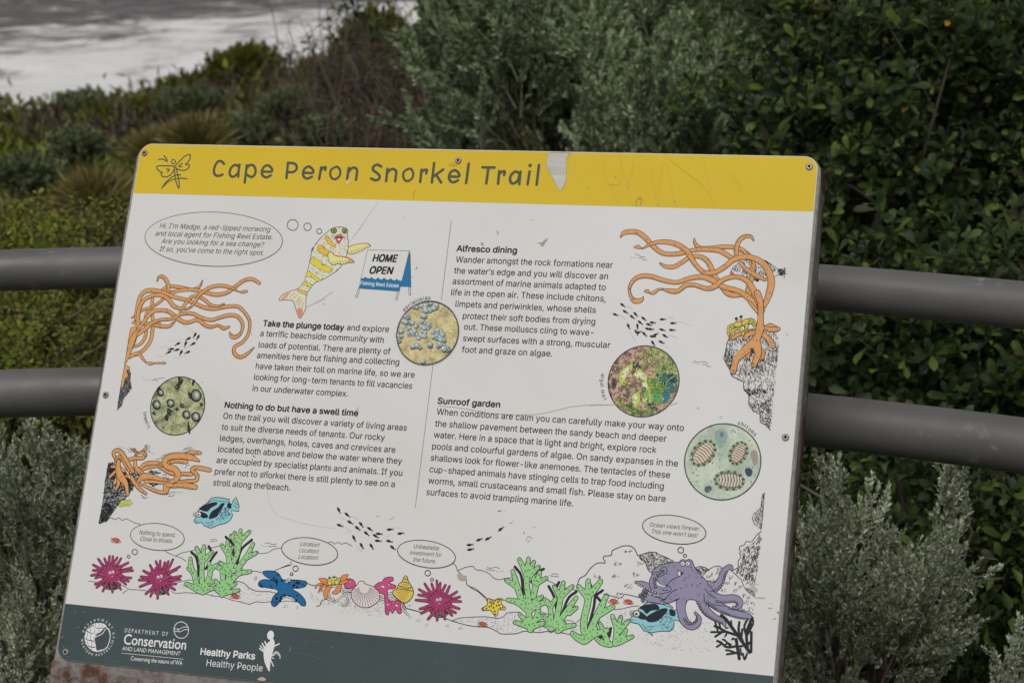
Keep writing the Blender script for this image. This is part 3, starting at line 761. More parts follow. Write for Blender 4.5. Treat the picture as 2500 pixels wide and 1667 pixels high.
        if wt:
            s.h += 3e-6; unit = math.dist(f(0, 0), f(0, 1))
            for L in loops:
                if len(L) > 2: s.rib_uv([f(*q) for q in L], wt*unit, c, True); s.h -= 0.000004
        s.h = h0+(1e-6 if False else 0)
        return X1-X0
    gill = False
    def text(s, body, a, b_, cap, c=K, bold=0.0, ital=False):
        A, B = np.array(s.p(a)), np.array(s.p(b_)); Lw = np.linalg.norm(B-A); ex = (B-A)/Lw; ey = np.array([-ex[1], ex[0]])
        sy = abs((np.array(s.p((a[0], a[1]-cap)))-A)@ey)/CAPH
        def place(X0, X1):
            k = Lw/(X1-X0); return lambda x, y: tuple(A+ex*(x-X0)*k+ey*y*sy)
        s.glyphs(body, ital, place, c, bold*2 if bold > 0 else 0)
    def arc(s, body, c, r, t0, t1, size, col=K, bold=0.0):
        """letters round a circle: c centre, r radius (crop px), angles in degrees counter-clockwise from the panel's x axis"""
        C = np.array(s.p(c)); R = s.L(r); wts = [0.5 if q in 'iIl ' else (1.35 if q in 'mwMW' else 1.0) for q in body]; cum = np.cumsum([0]+wts)
        for i, ch in enumerate(body):
            if ch == ' ': continue
            t = math.radians(t0+(t1-t0)*(cum[i]+wts[i]/2)/cum[-1]); ra = np.array([math.cos(t), math.sin(t)]); q = C+R*ra
            up_ = ra if t1 < t0 else -ra; ex = np.array([up_[1], -up_[0]]); sy = s.L(size)/CAPH
            def place(X0, X1): return lambda x, y: tuple(q+ex*(x-(X0+X1)/2)*sy*0.95+up_*y*sy)
            s.glyphs(ch, False, place, col, bold*2)
    def done(s, parent=None):
        V = [W3(*v) for v in s.V]; me = bpy.data.meshes.new(s.n); me.from_pydata([tuple(map(float, v)) for v in V], [], s.F)
        for m in s.mats: me.materials.append(m)
        me.polygons.foreach_set('material_index', s.M); me.update()
        o = link(s.n, me, parent or panel)
        if s.label: o['label'] = s.label
        return o
FONT = None
try:
    fp = os.path.join(bpy.utils.system_resource('DATAFILES', path='fonts'), 'Inter.woff2')   # a face that ships inside Blender
    if os.path.exists(fp): FONT = bpy.data.fonts.load(fp)
except Exception: FONT = None
_cv = bpy.data.curves.new('t', 'FONT'); _cv.body = 'H'; _cv.size = 1
if FONT: _cv.font = FONT
_o = bpy.data.objects.new('t', _cv); COL.objects.link(_o); bpy.context.evaluated_depsgraph_get().update()
_me = bpy.data.meshes.new_from_object(_o.evaluated_get(bpy.context.evaluated_depsgraph_get())); CAPH = max(q.co[1] for q in _me.vertices)
COL.objects.unlink(_o); bpy.data.objects.remove(_o); bpy.data.curves.remove(_cv); bpy.data.meshes.remove(_me)

# bands
YEL = (196, 168, 45); GRN = (64, 76, 77)
def band(name, label, cut, top, col, e=0.0012):
    """part of the rounded panel outline above or below a line given in panel coordinates"""
    ol = rrect(e, e, pw-e, ph-e, RC-e); (x0, y0), (x1, y1) = cut; A = Art(name, label, 0.00003)
    fy = lambda x: y0+(y1-y0)*(x-x0)/(x1-x0)
    keep = [q for q in ol if (q[1] > fy(q[0])) == top]
    if top: P = keep[:]; P += [(e, fy(e)), (pw-e, fy(pw-e))]
    else:
        P = [(pw-e, fy(pw-e)), (e, fy(e))]+keep
    A.poly_uv(P, col); return A.done()
my = mat('yellow_vinyl', pc(*YEL), 0.5, 0.15); ns, ls, b = nodes(my); n = noise_tex(ns, ls, 5, 5)
r = ramp(ns, [(0.3, tuple(q for q in pc(197, 168, 44))), (0.7, pc(203, 176, 50))]); ls.new(n.outputs[0], r.inputs[0]); ls.new(r.outputs[0], b.inputs['Base Color'])
mg = mat('slate_green_vinyl', pc(*GRN), 0.5, 0.15); ns, ls, b = nodes(mg); n = noise_tex(ns, ls, 5, 7, 0.7)
r = ramp(ns, [(0.3, pc(58, 69, 71)), (0.7, pc(68, 81, 83))]); ls.new(n.outputs[0], r.inputs[0]); ls.new(r.outputs[0], b.inputs['Base Color'])
band('header_band', 'yellow header band', (uv(322.5, 471.75), uv(1988.75, 517)), True, my)
band('footer_band', 'dark slate footer band', (uv(159, 1472.5), uv(1889.5, 1649.5)), False, mg, 0.0006)
# fixings
mscrew = mat('weathered_screw', (0.33, 0.29, 0.24), 0.4, 0.5, 0.3); mhole = mat('screw_recess', (0.01, 0.01, 0.01), 0.8, 0.1)
def screw(px, py):
    u, v = uv(px, py); prof = [(0.0044, 0.0001), (0.0042, 0.0012), (0.0032, 0.0019), (0.0017, 0.0019), (0.0014, 0.0006), (0.0, 0.0006)]; V = []; F = []; N = 20
    for r_, h in prof[:-1]:
        for k in range(N): t = 2*math.pi*k/N; V.append(W3(u+r_*math.cos(t), v+r_*math.sin(t), h))
    for l in range(len(prof)-2):
        for k in range(N): k2 = (k+1) % N; F.append((l*N+k, l*N+k2, (l+1)*N+k2, (l+1)*N+k))
    F.append(tuple(range(4*N, 5*N))); o = pymesh('screw', V, F, [mscrew, mhole], sign)
    for i, p in enumerate(o.data.polygons): p.material_index = 1 if i >= 3*N else 0
for q in ((353.5, 374), (1119, 392.5), (1976, 407.5), (258.5, 964), (1918, 1067), (160.5, 1591), (962, 1690), (1858, 1765)): screw(*q)
# ------------------------------------------------------------------ header lettering (drawn as pen strokes) and emblem
TC = (72, 82, 74)
A = Art('title_lettering', 'Cape Peron Snorkel Trail')
def st(*pts, w=27): A.line(pts, w, TC)
A.crop(300, 340)
def nocap():
    pass
st((988, 243), (960, 216), (925, 222), (897, 270), (890, 320), (905, 352), (940, 360), (975, 345))
aa = [(1137, 268), (1095, 252), (1055, 285), (1043, 335), (1062, 366), (1095, 360), (1125, 325), (1137, 268)]
ee = [(1362, 316), (1450, 318), (1452, 285), (1415, 256), (1375, 275), (1357, 318), (1368, 358), (1402, 373), (1445, 355)]
def mv(p, d): return [(x+d[0], y+d[1]) for x, y in p]
st(*aa); st((1140, 248), (1131, 310), (1127, 368))
st((1210, 255), (1200, 340), (1190, 425)); st((1202, 300), (1235, 256), (1275, 258), (1296, 300), (1288, 345), (1255, 370), (1205, 345))
st(*ee); st((1613, 228), (1598, 380)); st((1612, 234), (1665, 236), (1697, 262), (1692, 300), (1660, 322), (1606, 322))
st(*mv(ee, (402, 12))); st((1937, 275), (1917, 390)); st((1930, 315), (1950, 285), (1980, 274), (1975, 302))
oo = [(2080, 272), (2035, 300), (2026, 345), (2045, 385), (2080, 390), (2115, 360), (2124, 315), (2105, 278)]
A.line(oo, 24, TC, True, True)
st((2206, 280), (2190, 395)); st((2202, 325), (2230, 288), (2265, 280), (2287, 305), (2284, 350), (2277, 398))
A.crop(860, 340)
st((283, 268), (245, 250), (207, 270), (205, 302), (240, 330), (267, 358), (262, 388), (228, 402), (184, 384))
st((344, 290), (331, 410)); st((340, 335), (368, 302), (405, 293), (429, 318), (426, 362), (419, 410))
A.line(mv(oo, (-1528, 18)), 24, TC, True, True)
st((677, 298), (664, 418)); st((671, 335), (692, 308), (728, 300), (722, 335))
st((800, 234), (778, 424)); st((888, 297), (797, 362)); st((822, 350), (868, 424)); st(*mv(ee, (-412, 48)))
st((1138, 240), (1112, 430)); st((1272, 276), (1390, 278)); st((1330, 280), (1309, 432))
st((1436, 312), (1424, 436)); st((1432, 350), (1452, 324), (1488, 315), (1484, 350))
st(*mv(aa, (498, 66))); st((1644, 318), (1636, 380), (1632, 440)); st((1733, 316), (1712, 442)); A.dots([(1737, 257)], 18, TC, 14); st((1824, 252), (1801, 445))
A.done()
A = Art('park_emblem', 'winged dragonfly figure emblem').crop(300, 340)
for P in ([(348, 200), (380, 195), (410, 205), (432, 220)], [(400, 163), (425, 190), (433, 220)], [(500, 262), (506, 330), (515, 400), (543, 478), (551, 440), (536, 350), (515, 265)],
          [(515, 255), (560, 210), (610, 165), (655, 152), (656, 190), (640, 220), (612, 250), (645, 248), (645, 275), (612, 302), (560, 303), (518, 285)], [(580, 235), (545, 265), (575, 270)],
          [(495, 263), (430, 262), (370, 260), (330, 268), (340, 297), (372, 324), (386, 322), (375, 340), (388, 365), (430, 368), (470, 345), (498, 300)], [(425, 293), (455, 298), (435, 320)],
          [(380, 480), (420, 420), (480, 372), (520, 352), (565, 350)], [(390, 468), (450, 412), (520, 387), (570, 382), (625, 387)]):
    A.line(P, 13, TC)
A.circ((493, 220), 20, 11, TC); A.done()

# wear on the header
A = Art('header_scratches', None, 0.00045)
SC = (193, 160, 62)
A.crop(1440, 340)
for P in ([(180, 430), (300, 655)], [(300, 160), (320, 260), (372, 470), (420, 650)], [(600, 240), (620, 420), (665, 640)], [(745, 230), (790, 400), (825, 610)],
          [(770, 190), (960, 340), (1080, 430), (1180, 550), (1215, 660)], [(1105, 170), (1140, 350), (1180, 500)], [(1360, 310), (1440, 420), (1490, 490)], [(430, 240), (375, 440)],
          [(720, 230), (670, 520)], [(130, 180), (140, 330), (180, 430)], [(180, 440), (270, 445), (305, 390), (300, 240)]): A.line(P, 4.5, SC)
A.line([(460, 655), (450, 620), (482, 572), (508, 590), (492, 650)], 8, (176, 130, 70)); A.dots([(490, 585), (252, 372), (372, 472), (668, 640), (828, 608)], 7, (150, 130, 110))
A.crop(300, 340); A.poly([(2180, 410), (2215, 390), (2232, 410), (2212, 440), (2195, 455), (2178, 430)], (206, 178, 120), True); A.dots([(1875, 112)], 7, (214, 196, 120))
A.crop(860, 340); A.line([(2200, 190), (2160, 260), (2128, 340)], 5, (206, 180, 110)); A.dots([(2308, 475)], 9, (150, 140, 120))
A.line([(620, 500), (595, 540), (600, 580)], 5, (180, 152, 50)); A.poly([(945, 240), (1005, 225), (1035, 250), (990, 262), (955, 262)], (188, 160, 34), True)
A.done()['kind'] = 'stuff'
A = Art('peeled_patch', 'bare grey metal where the yellow vinyl has peeled', 0.0005).crop(860, 340)
mpeel = mat('bare_metal_patch', pc(171, 170, 164), 0.5, 0.4, 0.1); ns, ls, b = nodes(mpeel); n = noise_tex(ns, ls, 30, 5, 0.6, stretch=(0.4, 3, 3)); r = ramp(ns, [(0.35, pc(158, 156, 148)), (0.65, pc(180, 180, 175))]); ls.new(n.outputs[0], r.inputs[0]); ls.new(r.outputs[0], b.inputs['Base Color'])
PP = [(1920, 129), (2136, 131), (2108, 165), (2088, 192), (2093, 280), (2089, 400), (2062, 470), (2030, 522), (1995, 450), (1960, 378), (1915, 312), (1894, 250), (1902, 185)]
A.poly(PP, mpeel); A.line(PP[1:]+PP[:1], 3, (150, 146, 60), False); A.poly([(1920, 129), (2136, 131), (2130, 140), (1922, 138)], (135, 132, 125)); A.done()

# ------------------------------------------------------------------ text
A = Art('body_text')
TX = (50, 50, 52)
def T(body, a, b_, cap, bold=0.010, ital=False, c=TX): A.text(body, a, b_, cap, c if bold < .02 else (40, 40, 42), bold, ital)
A.crop(0, 0, 1.0)
H = 14.6
T('Take the plunge today', (641.5, 796), (839, 806.5), H, 0.03); T('and explore', (846.5, 806), (949, 811), H)
for a in (('a terrific beachside community with', (635, 820.5), (936, 837)), ('loads of potential. There are plenty of', (631, 848), (952.5, 865)), ('amenities here but fishing and collecting', (627, 874), (974, 891)),
          ('have taken their toll on marine life, so we are', (624, 900), (1011.5, 922)), ('looking for long-term tenants to fill vacancies', (619.5, 927), (1005.5, 949)), ('in our underwater complex.', (616, 954.5), (848.5, 968))):
    T(*a, H)
A.crop(500, 960)
T('Nothing to do but have a swell time', (193, 140), (1493, 222), 58, 0.028)
for a in (('On the trail you will discover a variety of living areas', (178, 247), (1970, 365)), ('to suit the diverse needs of tenants. Our rocky', (162, 355), (1755, 460)), ('ledges, overhangs, holes, caves and crevices are', (145, 462), (1858, 580)),
          ('located both above and below the water where they', (128, 570), (1922, 690)), ('are occupied by specialist plants and animals. If you', (112, 678), (1925, 806)), ('prefer not to snorkel there is still plenty to see on a', (95, 788), (1852, 915)),
          ('stroll along the beach.', (80, 897), (832, 950))): T(*a, 59)
A.crop(0, 0, 1.0)
T('Alfresco dining', (1114.5, 613.5), (1261, 618.5), 14.5, 0.028)
for a in (('Wander amongst the rock formations near', (1112.5, 640.5), (1495.5, 654.5)), ('the water’s edge and you will discover an', (1108, 667.5), (1483.5, 682)), ('assortment of marine animals adapted to', (1104.5, 693.7), (1478, 708.7)),
          ('life in the open air. These include chitons,', (1101, 720.5), (1478, 736.5)), ('limpets and periwinkles, whose shells', (1111.5, 748.7), (1454, 764)), ('protect their soft bodies from drying', (1129.5, 778), (1452.5, 792.5)),
          ('out. These molluscs cling to wave-', (1132.5, 804.5), (1448.5, 819)), ('swept surfaces with a strong, muscular', (1130, 832.5), (1489, 849.5)), ('foot and graze on algae.', (1127, 860), (1347.5, 870.5))): T(*a, 14.9)
T('Sunroof garden', (1068.3, 985), (1220, 994.5), 14.7, 0.028)
for a in (('When conditions are calm you can carefully make your way onto', (1065.7, 1011.7), (1669, 1052)), ('the shallow pavement between the sandy beach and deeper', (1061.7, 1040.5), (1626.5, 1078)),
          ('water. Here in a space that is light and bright, explore rock', (1058.7, 1068), (1602, 1105.5)), ('pools and colourful gardens of algae. On sandy expanses in the', (1054.5, 1096), (1654.5, 1138.7)),
          ('shallows look for flower-like anemones. The tentacles of these', (1051, 1124), (1635, 1166.7)), ('cup-shaped animals have stinging cells to trap food including', (1048, 1152), (1620, 1194)),
          ('worms, small crustaceans and small fish. Please stay on bare', (1045, 1179.5), (1624.5, 1224.7)), ('surfaces to avoid trampling marine life.', (1040.5, 1207.5), (1398.5, 1235.7))): T(*a, 15.3)
A.line([(1102, 539), (1077.5, 732)], 1.2, (90, 90, 92)); A.line([(1057.5, 888), (1014, 1238)], 1.2, (90, 90, 92)); A.done()

# every thought bubble covers the reef outline behind it
BUB = [((300, 340), (888, 977), (671, 8), (25, 265), [('Hi. I’m Madge, a red-lipped morwong', (358, 868), (1440, 905)), ('and local agent for Fishing Reel Estate.', (315, 943), (1460, 982)), ('Are you looking for a sea change?', (375, 1018), (1378, 1055)), ('If so, you’ve come to the right spot.', (355, 1095), (1372, 1134))], 49, [(1659, 838, 53), (1804, 855, 36), (1918, 899, 25)], 6),
       ((180, 1000), (818, 1240), (262, 14), (10, 131), [('Nothing to spend.', (640, 1215), (990, 1243)), ('Close to shoals.', (650, 1277), (965, 1300))], 42, [(597, 1387, 26), (537, 1432, 14)], 7),
       ((600, 1230), (625, 461), (272, 15), (27, 133), [('Location!', (530, 405), (722, 420)), ('Location!', (522, 468), (714, 482)), ('Location!', (513, 532), (706, 545))], 42, [(487, 629, 26), (448, 683, 14)], 8),
       ((600, 1230), (1766, 488), (281, 22), (30, 134), [('Unbeatable', (1640, 430), (1887, 452)), ('investment for', (1602, 492), (1912, 517)), ('the future.', (1637, 560), (1855, 578))], 42, [(1778, 673, 27), (1819, 737, 14)], 8),
       ((1440, 1000), (825, 1169), (307, 21), (37, 140), [('Ocean views forever.', (585, 1140), (1075, 1182)), ('This one won’t last!', (603, 1205), (1053, 1247))], 42, [(889, 1369, 28), (929, 1422, 15)], 8)]
def bubbles():
    for cr, c, a, b_, lines, cap, bub, w_ in BUB:
        A_ = Art('thought_bubble', None, 0.0004).crop(*cr); A_.ell(c, a, b_, w_, K, WH)
        for body, p, q in lines: A_.text(body, p, q, cap, TX, 0.004, True)
        for x, y, r_ in bub: A_.circ((x, y), r_, w_)
        A_.done()
bubbles()

# ------------------------------------------------------------------ footer logos
LW = (214, 217, 216)
A = Art('government_crest_logo', None, 0.0003).crop(120, 1275)
A.arc('GOVERNMENT OF', (475, 1120), 158, 172, -2, 23, LW, bold=0.006); A.arc('WESTERN AUSTRALIA', (475, 1120), 178, 188, 358, 23, LW, bold=0.006)
for P in ([(428, 1000), (445, 988), (490, 977), (535, 985), (566, 1010), (540, 1026), (480, 1030), (440, 1018)], [(424, 1008), (368, 1050), (400, 1072), (445, 1086), (490, 1078), (536, 1032), (470, 1036)],
          [(360, 1060), (344, 1122), (380, 1142), (438, 1152), (436, 1125), (470, 1092), (405, 1082)], [(345, 1134), (362, 1190), (400, 1206), (455, 1214), (438, 1162), (390, 1152)], [(368, 1202), (420, 1248), (462, 1262), (455, 1224), (400, 1216)]):
    A.poly(P, LW)
for P in ([(455, 990), (448, 1020)], [(490, 980), (490, 1028)], [(525, 985), (515, 1028)], [(410, 1025), (400, 1070)], [(450, 1035), (440, 1080)], [(490, 1036), (478, 1078)], [(375, 1075), (368, 1135)], [(410, 1085), (405, 1145)], [(375, 1150), (382, 1195)], [(415, 1158), (420, 1205)], [(410, 1220), (420, 1245)]):
    A.line(P, 4, GRN)
A.line([(566, 1025), (560, 1030), (545, 1050), (520, 1085), (480, 1105), (443, 1130), (450, 1180), (465, 1250), (510, 1242), (545, 1235), (575, 1200), (597, 1120), (590, 1050), (566, 1025)], 8, LW)
A.ell((475, 1120), (122, 8), (-8, 138), 5, LW); A.done()
A = Art('conservation_department_logo', None, 0.0003); A.gill = True; A.crop(120, 1275)
def spaced(t): return ' '.join(t.replace(' ', '  '))
A.text('D E P A R T M E N T   O F', (738, 1070), (1157, 1108), 30, LW); A.text('Conservation', (727, 1185), (1333, 1240), 74, LW, 0.012); A.text('AND LAND MANAGEMENT', (712, 1245), (1280, 1298), 29, LW, 0.0)
A.line([(708, 1273), (1315, 1333)], 4, LW); A.text('Conserving the nature of WA', (797, 1343), (1300, 1390), 31, LW, 0.005)
A.ell((1291, 1049), (71, 2), (0, 80), 7, LW)
for P in ([(1222, 1034), (1272, 1040), (1312, 1018), (1361, 1020)], [(1222, 1058), (1282, 1066), (1322, 1044), (1361, 1044)], [(1255, 1040), (1270, 1060)]): A.line(P, 6, LW, False)
A.done()
A = Art('healthy_parks_logo', None, 0.0003).crop(120, 1275)
A.text('Healthy Parks', (1478, 1288), (2007, 1335), 66, LW, 0.022); A.text('Healthy People', (1535, 1398), (2082, 1452), 66, LW, 0.0)
A.ell((2163, 1099), (33, 4), (-6, 45), 0, LW, LW); A.poly([(2185, 1132), (2150, 1160), (2110, 1205), (2095, 1280), (2103, 1350), (2125, 1410), (2152, 1452), (2160, 1380), (2175, 1300), (2200, 1210), (2202, 1165)], LW, True)
for P, w_ in (([(2135, 1225), (2108, 1160)], 13), ([(2115, 1240), (2082, 1178)], 13), ([(2105, 1250), (2063, 1203)], 12), ([(2100, 1262), (2055, 1228)], 12), ([(2200, 1205), (2248, 1182)], 12),
              ([(2178, 1300), (2215, 1260), (2250, 1285), (2256, 1325)], 9), ([(2190, 1300), (2220, 1275), (2240, 1295)], 7), ([(2165, 1340), (2192, 1402)], 10), ([(2180, 1320), (2195, 1325)], 8)): A.line(P, w_, LW)
A.done()
A = Art('footer_wear', None, 0.0005).crop(600, 1230)
for P in ([(440, 1390), (435, 1415), (422, 1437)], [(640, 1260), (560, 1420)], [(480, 1450), (650, 1480), (760, 1520)], [(530, 1345), (720, 1340)]): A.line(P, 3.5, (92, 106, 106) if P[0][0] > 450 else (150, 160, 160))
A.dots([(843, 1398), (1850, 1545), (700, 1250)], 5, (120, 130, 130))
A.crop(120, 1275); A.poly([(2035, 1530), (2070, 1508), (2100, 1512), (2120, 1535), (2080, 1545)], (176, 156, 140), True); A.line([(100, 1130), (150, 1110)], 4, (130, 140, 140)); A.line([(272, 1030), (300, 1018)], 3, (150, 158, 158)); A.dots([(343, 873), (255, 878)], 4, (170, 175, 175))
A.line([(130, 1200), (150, 1230), (140, 1290), (200, 1310)], 10, (82, 98, 108)); A.line([(170, 1210), (210, 1220), (225, 1250)], 8, (78, 92, 100)); A.line([(540, 1310), (600, 1345), (720, 1375)], 5, (84, 98, 104)); A.done()['kind'] = 'stuff'
# ------------------------------------------------------------------ drawings printed on the panel
OR = (203, 148, 94); GR = (141, 193, 130); MG = (160, 58, 102); BLK = (40, 41, 46); BL = (132, 186, 196)
# reef outline and sand
A = Art('reef_outline', 'thin black outline of reef and sand ripples', 0.00006)
A.crop(180, 1000)
A.line([(340, 1065), (370, 1052), (400, 1072), (440, 1055), (475, 1080), (510, 1062), (560, 1085), (600, 1105), (640, 1112), (665, 1135)], 6, rough=2)
A.line([(885, 1372), (930, 1400), (990, 1425), (1040, 1440), (1100, 1480)], 6, rough=2); A.line([(1000, 1422), (1060, 1395), (1130, 1380), (1250, 1355), (1350, 1345), (1430, 1325)], 6, rough=2)
A.crop(120, 1275)
A.line([(385, 573), (440, 578), (500, 600), (560, 632), (700, 610), (780, 650), (860, 655), (960, 665)], 6, rough=1.5); A.line([(1210, 605), (1290, 575), (1380, 560), (1440, 558)], 6); A.line([(1190, 670), (1240, 690), (1330, 683), (1420, 690), (1500, 690), (1600, 715), (1700, 725), (1780, 755), (1850, 770), (1960, 800)], 6, rough=2)
A.line([(1960, 280), (2060, 300), (2130, 295), (2200, 258), (2270, 250)], 6, rough=2); A.line([(1830, 570), (1900, 590), (1960, 640), (2040, 670), (2160, 675), (2240, 700)], 7, rough=1); A.line([(1970, 480), (2020, 475), (2090, 492)], 6); A.line([(2200, 470), (2290, 430), (2352, 408)], 6, rough=1.5); A.line([(1950, 800), (2030, 772), (2100, 780), (2190, 765)], 6)
A.line([(720, 690), (745, 670), (765, 658)], 6, rough=2)
A.dots(A.inside([(1230, 600), (1400, 565), (1860, 580), (1960, 650), (2230, 710), (2180, 770), (1960, 800), (1700, 720), (1350, 685)], 330, 3), 2.6)
A.crop(600, 1230)
A.line([(810, 375), (840, 368), (870, 388), (905, 372), (935, 390), (975, 378), (1010, 395), (1040, 408)], 6, rough=2); A.line([(440, 560), (445, 590), (400, 605), (340, 625), (280, 650)], 6, rough=1.5); A.line([(592, 768), (640, 790), (680, 795)], 8)
A.line([(240, 955), (330, 955), (400, 945), (500, 955)], 5); A.line([(1540, 960), (1560, 1010), (1600, 1025), (1660, 1040), (1720, 1060)], 9, rough=1.5); A.line([(2010, 570), (2050, 600), (2070, 650), (2110, 690), (2150, 740), (2165, 790), (2250, 830), (2340, 905)], 7, rough=1.5)
A.line([(1950, 1115), (2010, 1138), (2040, 1145)], 7); A.line([(335, 945), (380, 912), (430, 920), (480, 945), (500, 955)], 5)
A.dots(A.inside([(620, 830), (760, 960), (1040, 900), (1300, 960), (1560, 930), (1640, 960), (1640, 990), (1460, 1040), (1200, 1060), (1000, 1000), (760, 985), (640, 940)], 420, 4), 2.6)
A.dots(A.inside([(700, 990), (1500, 1060), (1450, 1110), (900, 1060)], 40, 5), 2.6)
for x, y in ((385, 995), (515, 1000), (1605, 1095), (1690, 1135), (1780, 1180), (1975, 1185), (2105, 1205)): A.hatch([(x-22, y-16), (x+22, y-16), (x+22, y+16), (x-22, y+16)], 7, 14, -50, 4, seed=x)
A.crop(1040, 1230)
A.line([(310, 650), (370, 622), (410, 612), (460, 608), (490, 640), (560, 650), (620, 680), (660, 720), (720, 738), (770, 725), (900, 710)], 6, rough=2); A.line([(1175, 738), (1260, 778), (1310, 805), (1470, 840)], 6, rough=1.5)
A.line([(1480, 790), (1500, 728), (1560, 690), (1610, 622), (1680, 575), (1750, 572), (1732, 530), (1745, 508), (1810, 498), (1820, 455), (1880, 425), (1930, 408), (1990, 408), (2030, 430), (2055, 470), (2065, 500)], 8, rough=2.5)
A.line([(395, 780), (450, 822), (520, 862), (580, 920)], 6, rough=1.5); A.line([(640, 925), (660, 935), (720, 930), (800, 942)], 6); A.line([(1735, 880), (1800, 892), (1880, 915), (1920, 905), (1945, 880), (2090, 912)], 7, rough=1.5); A.line([(1840, 1030), (1920, 1020), (2000, 1000), (2080, 992)], 6, rough=1)
A.line([(250, 1138), (330, 1112), (400, 1106), (560, 1098), (700, 1112), (760, 1095), (800, 1060), (920, 1052)], 6, rough=1.5); A.line([(250, 1138), (400, 1180), (500, 1195), (610, 1203), (690, 1240), (740, 1265), (880, 1263), (960, 1240), (1100, 1252), (1200, 1240), (1300, 1250), (1410, 1272)], 7, rough=2)
A.line([(1090, 1055), (1150, 1060), (1210, 1080)], 5); A.line([(1370, 1130), (1430, 1140), (1460, 1160), (1520, 1110)], 5, rough=1)
A.dots(A.inside([(270, 1138), (560, 1105), (740, 1118), (800, 1070), (920, 1060), (940, 1220), (880, 1255), (740, 1255), (600, 1195)], 170, 6), 2.8); A.dots(A.inside([(1040, 1180), (1500, 1150), (1520, 1240), (1300, 1240), (1050, 1245)], 120, 7), 2.8); A.dots(A.inside([(1640, 1150), (2000, 1010), (1990, 1130), (1700, 1230)], 70, 8), 2.8)
for x, y in ((1980, 462), (1872, 580), (2092, 578), (1676, 704), (1852, 706), (2055, 690), (1978, 798), (1890, 878)): A.hatch([(x-34, y-18), (x+34, y-18), (x+34, y+18), (x-34, y+18)], 11, 26, -60, 5, seed=x)
A.crop(1400, 1240)
A.dots(A.inside([(570, 1240), (700, 1210), (1040, 1130), (1240, 960), (1350, 1000), (1330, 1100), (1380, 1400), (1000, 1400), (700, 1340)], 130, 9), 3)
A.line([(1270, 650), (1320, 600), (1380, 568), (1430, 568), (1460, 590)], 6); A.line([(1190, 580), (1230, 568), (1270, 572), (1310, 590), (1325, 610)], 6); A.line([(1250, 640), (1200, 590)], 5)
A.line([(1550, 615), (1620, 680), (1640, 700), (1665, 760), (1700, 810), (1740, 840), (1780, 872)], 6, rough=1.5); A.line([(1300, 930), (1400, 945), (1520, 960), (1525, 985), (1700, 1005), (1760, 1035)], 5)
A.hatch([(1200, 590), (1250, 570), (1320, 600), (1260, 645)], 60, 20, 20, 5, seed=4)
for x, y in ((1420, 590), (1410, 628), (1350, 650), (1310, 668), (1360, 705), (1535, 670), (1505, 738), (1575, 735), (1470, 800), (1580, 805), (1635, 770), (1700, 790), (1755, 825), (1660, 855), (1705, 868), (1690, 920), (1755, 935), (1730, 985), (1650, 985)): A.hatch([(x-22, y-16), (x+22, y-16), (x+22, y+16), (x-22, y+16)], 8, 26, -75, 4, seed=x, jit=0.3)
A.done()['kind'] = 'stuff'
# little current marks
A = Art('current_marks', 'tiny wavy current marks and dotted trails', 0.00006)
def waves(cr, *ls):
    A.crop(*cr)
    for P in ls: A.line(P, 5, (80, 80, 82))
waves((1440, 340), [(438, 1122), (470, 1128), (500, 1148), (538, 1148)], [(480, 1162), (510, 1162), (530, 1180), (558, 1178)]); A.dots([(402, 1155), (430, 1157), (455, 1159)], 4)
waves((1440, 700), [(1020, 722), (1050, 738), (1100, 732), (1130, 732), (1155, 748)], [(1100, 758), (1130, 757), (1155, 778), (1183, 778)]); A.dots([(1000, 738), (1015, 744), (1040, 757), (1065, 760)], 4)
waves((250, 640), [(475, 1152), (510, 1150), (545, 1165)], [(510, 1142), (560, 1135), (600, 1130)]); A.dots([(390, 1112), (400, 1132), (422, 1150), (447, 1152)], 4)
waves((180, 1000), [(440, 830+0), (441, 831)], [(520, 380), (535, 390), (540, 410), (560, 412)], [(545, 365), (555, 385), (560, 405)], [(720, 340), (742, 360), (730, 395), (750, 400)], [(710, 400), (730, 412), (750, 418)], [(1065, 400), (1090, 385), (1160, 380)], [(1080, 382), (1110, 370), (1140, 368)], [(805, 482), (850, 475), (870, 445), (910, 435)], [(865, 828), (930, 825), (960, 805), (995, 800)], [(920, 842), (960, 842), (985, 822)], [(658, 828), (680, 850), (700, 852)], [(668, 850), (685, 865), (710, 862)], [(1090, 570), (1105, 545), (1135, 540)], [(1330, 1268), (1370, 1262), (1400, 1272)], [(1335, 1285), (1380, 1282)], [(1870, 1300), (1910, 1300), (1940, 1315), (1980, 1305)], [(1905, 1330), (1940, 1335), (1980, 1328)])
A.dots([(445, 355), (462, 362), (480, 370), (500, 374), (765, 425), (785, 426), (925, 428), (945, 420), (1012, 805), (1030, 806), (1050, 808), (715, 850), (730, 850), (1150, 365), (1175, 378), (1832, 1320), (1852, 1332), (1870, 1335), (1888, 1334), (1395, 1282)], 4)
waves((1040, 1230), [(595, 610), (630, 625), (680, 615), (718, 628)], [(590, 632), (640, 645), (670, 650)], [(1230, 680), (1265, 680), (1295, 688)], [(1225, 700), (1295, 708)]); A.dots([(690, 655), (712, 660), (732, 658), (752, 653), (1205, 692), (1220, 698), (1232, 702)], 4)
A.crop(250, 640)
def trail(p, q, n=8, sag=6):
    A.dots([(p[0]+(q[0]-p[0])*i/n, p[1]+(q[1]-p[1])*i/n+sag*math.sin(math.pi*i/n)) for i in range(n+1)], 2.6, (110, 110, 112))
trail((660, 765), (790, 750), 9, 6); trail((560, 825), (630, 818), 6); trail((522, 918), (610, 908), 9, 8); trail((700, 932), (800, 915), 8, 10); trail((800, 835), (850, 820), 5)
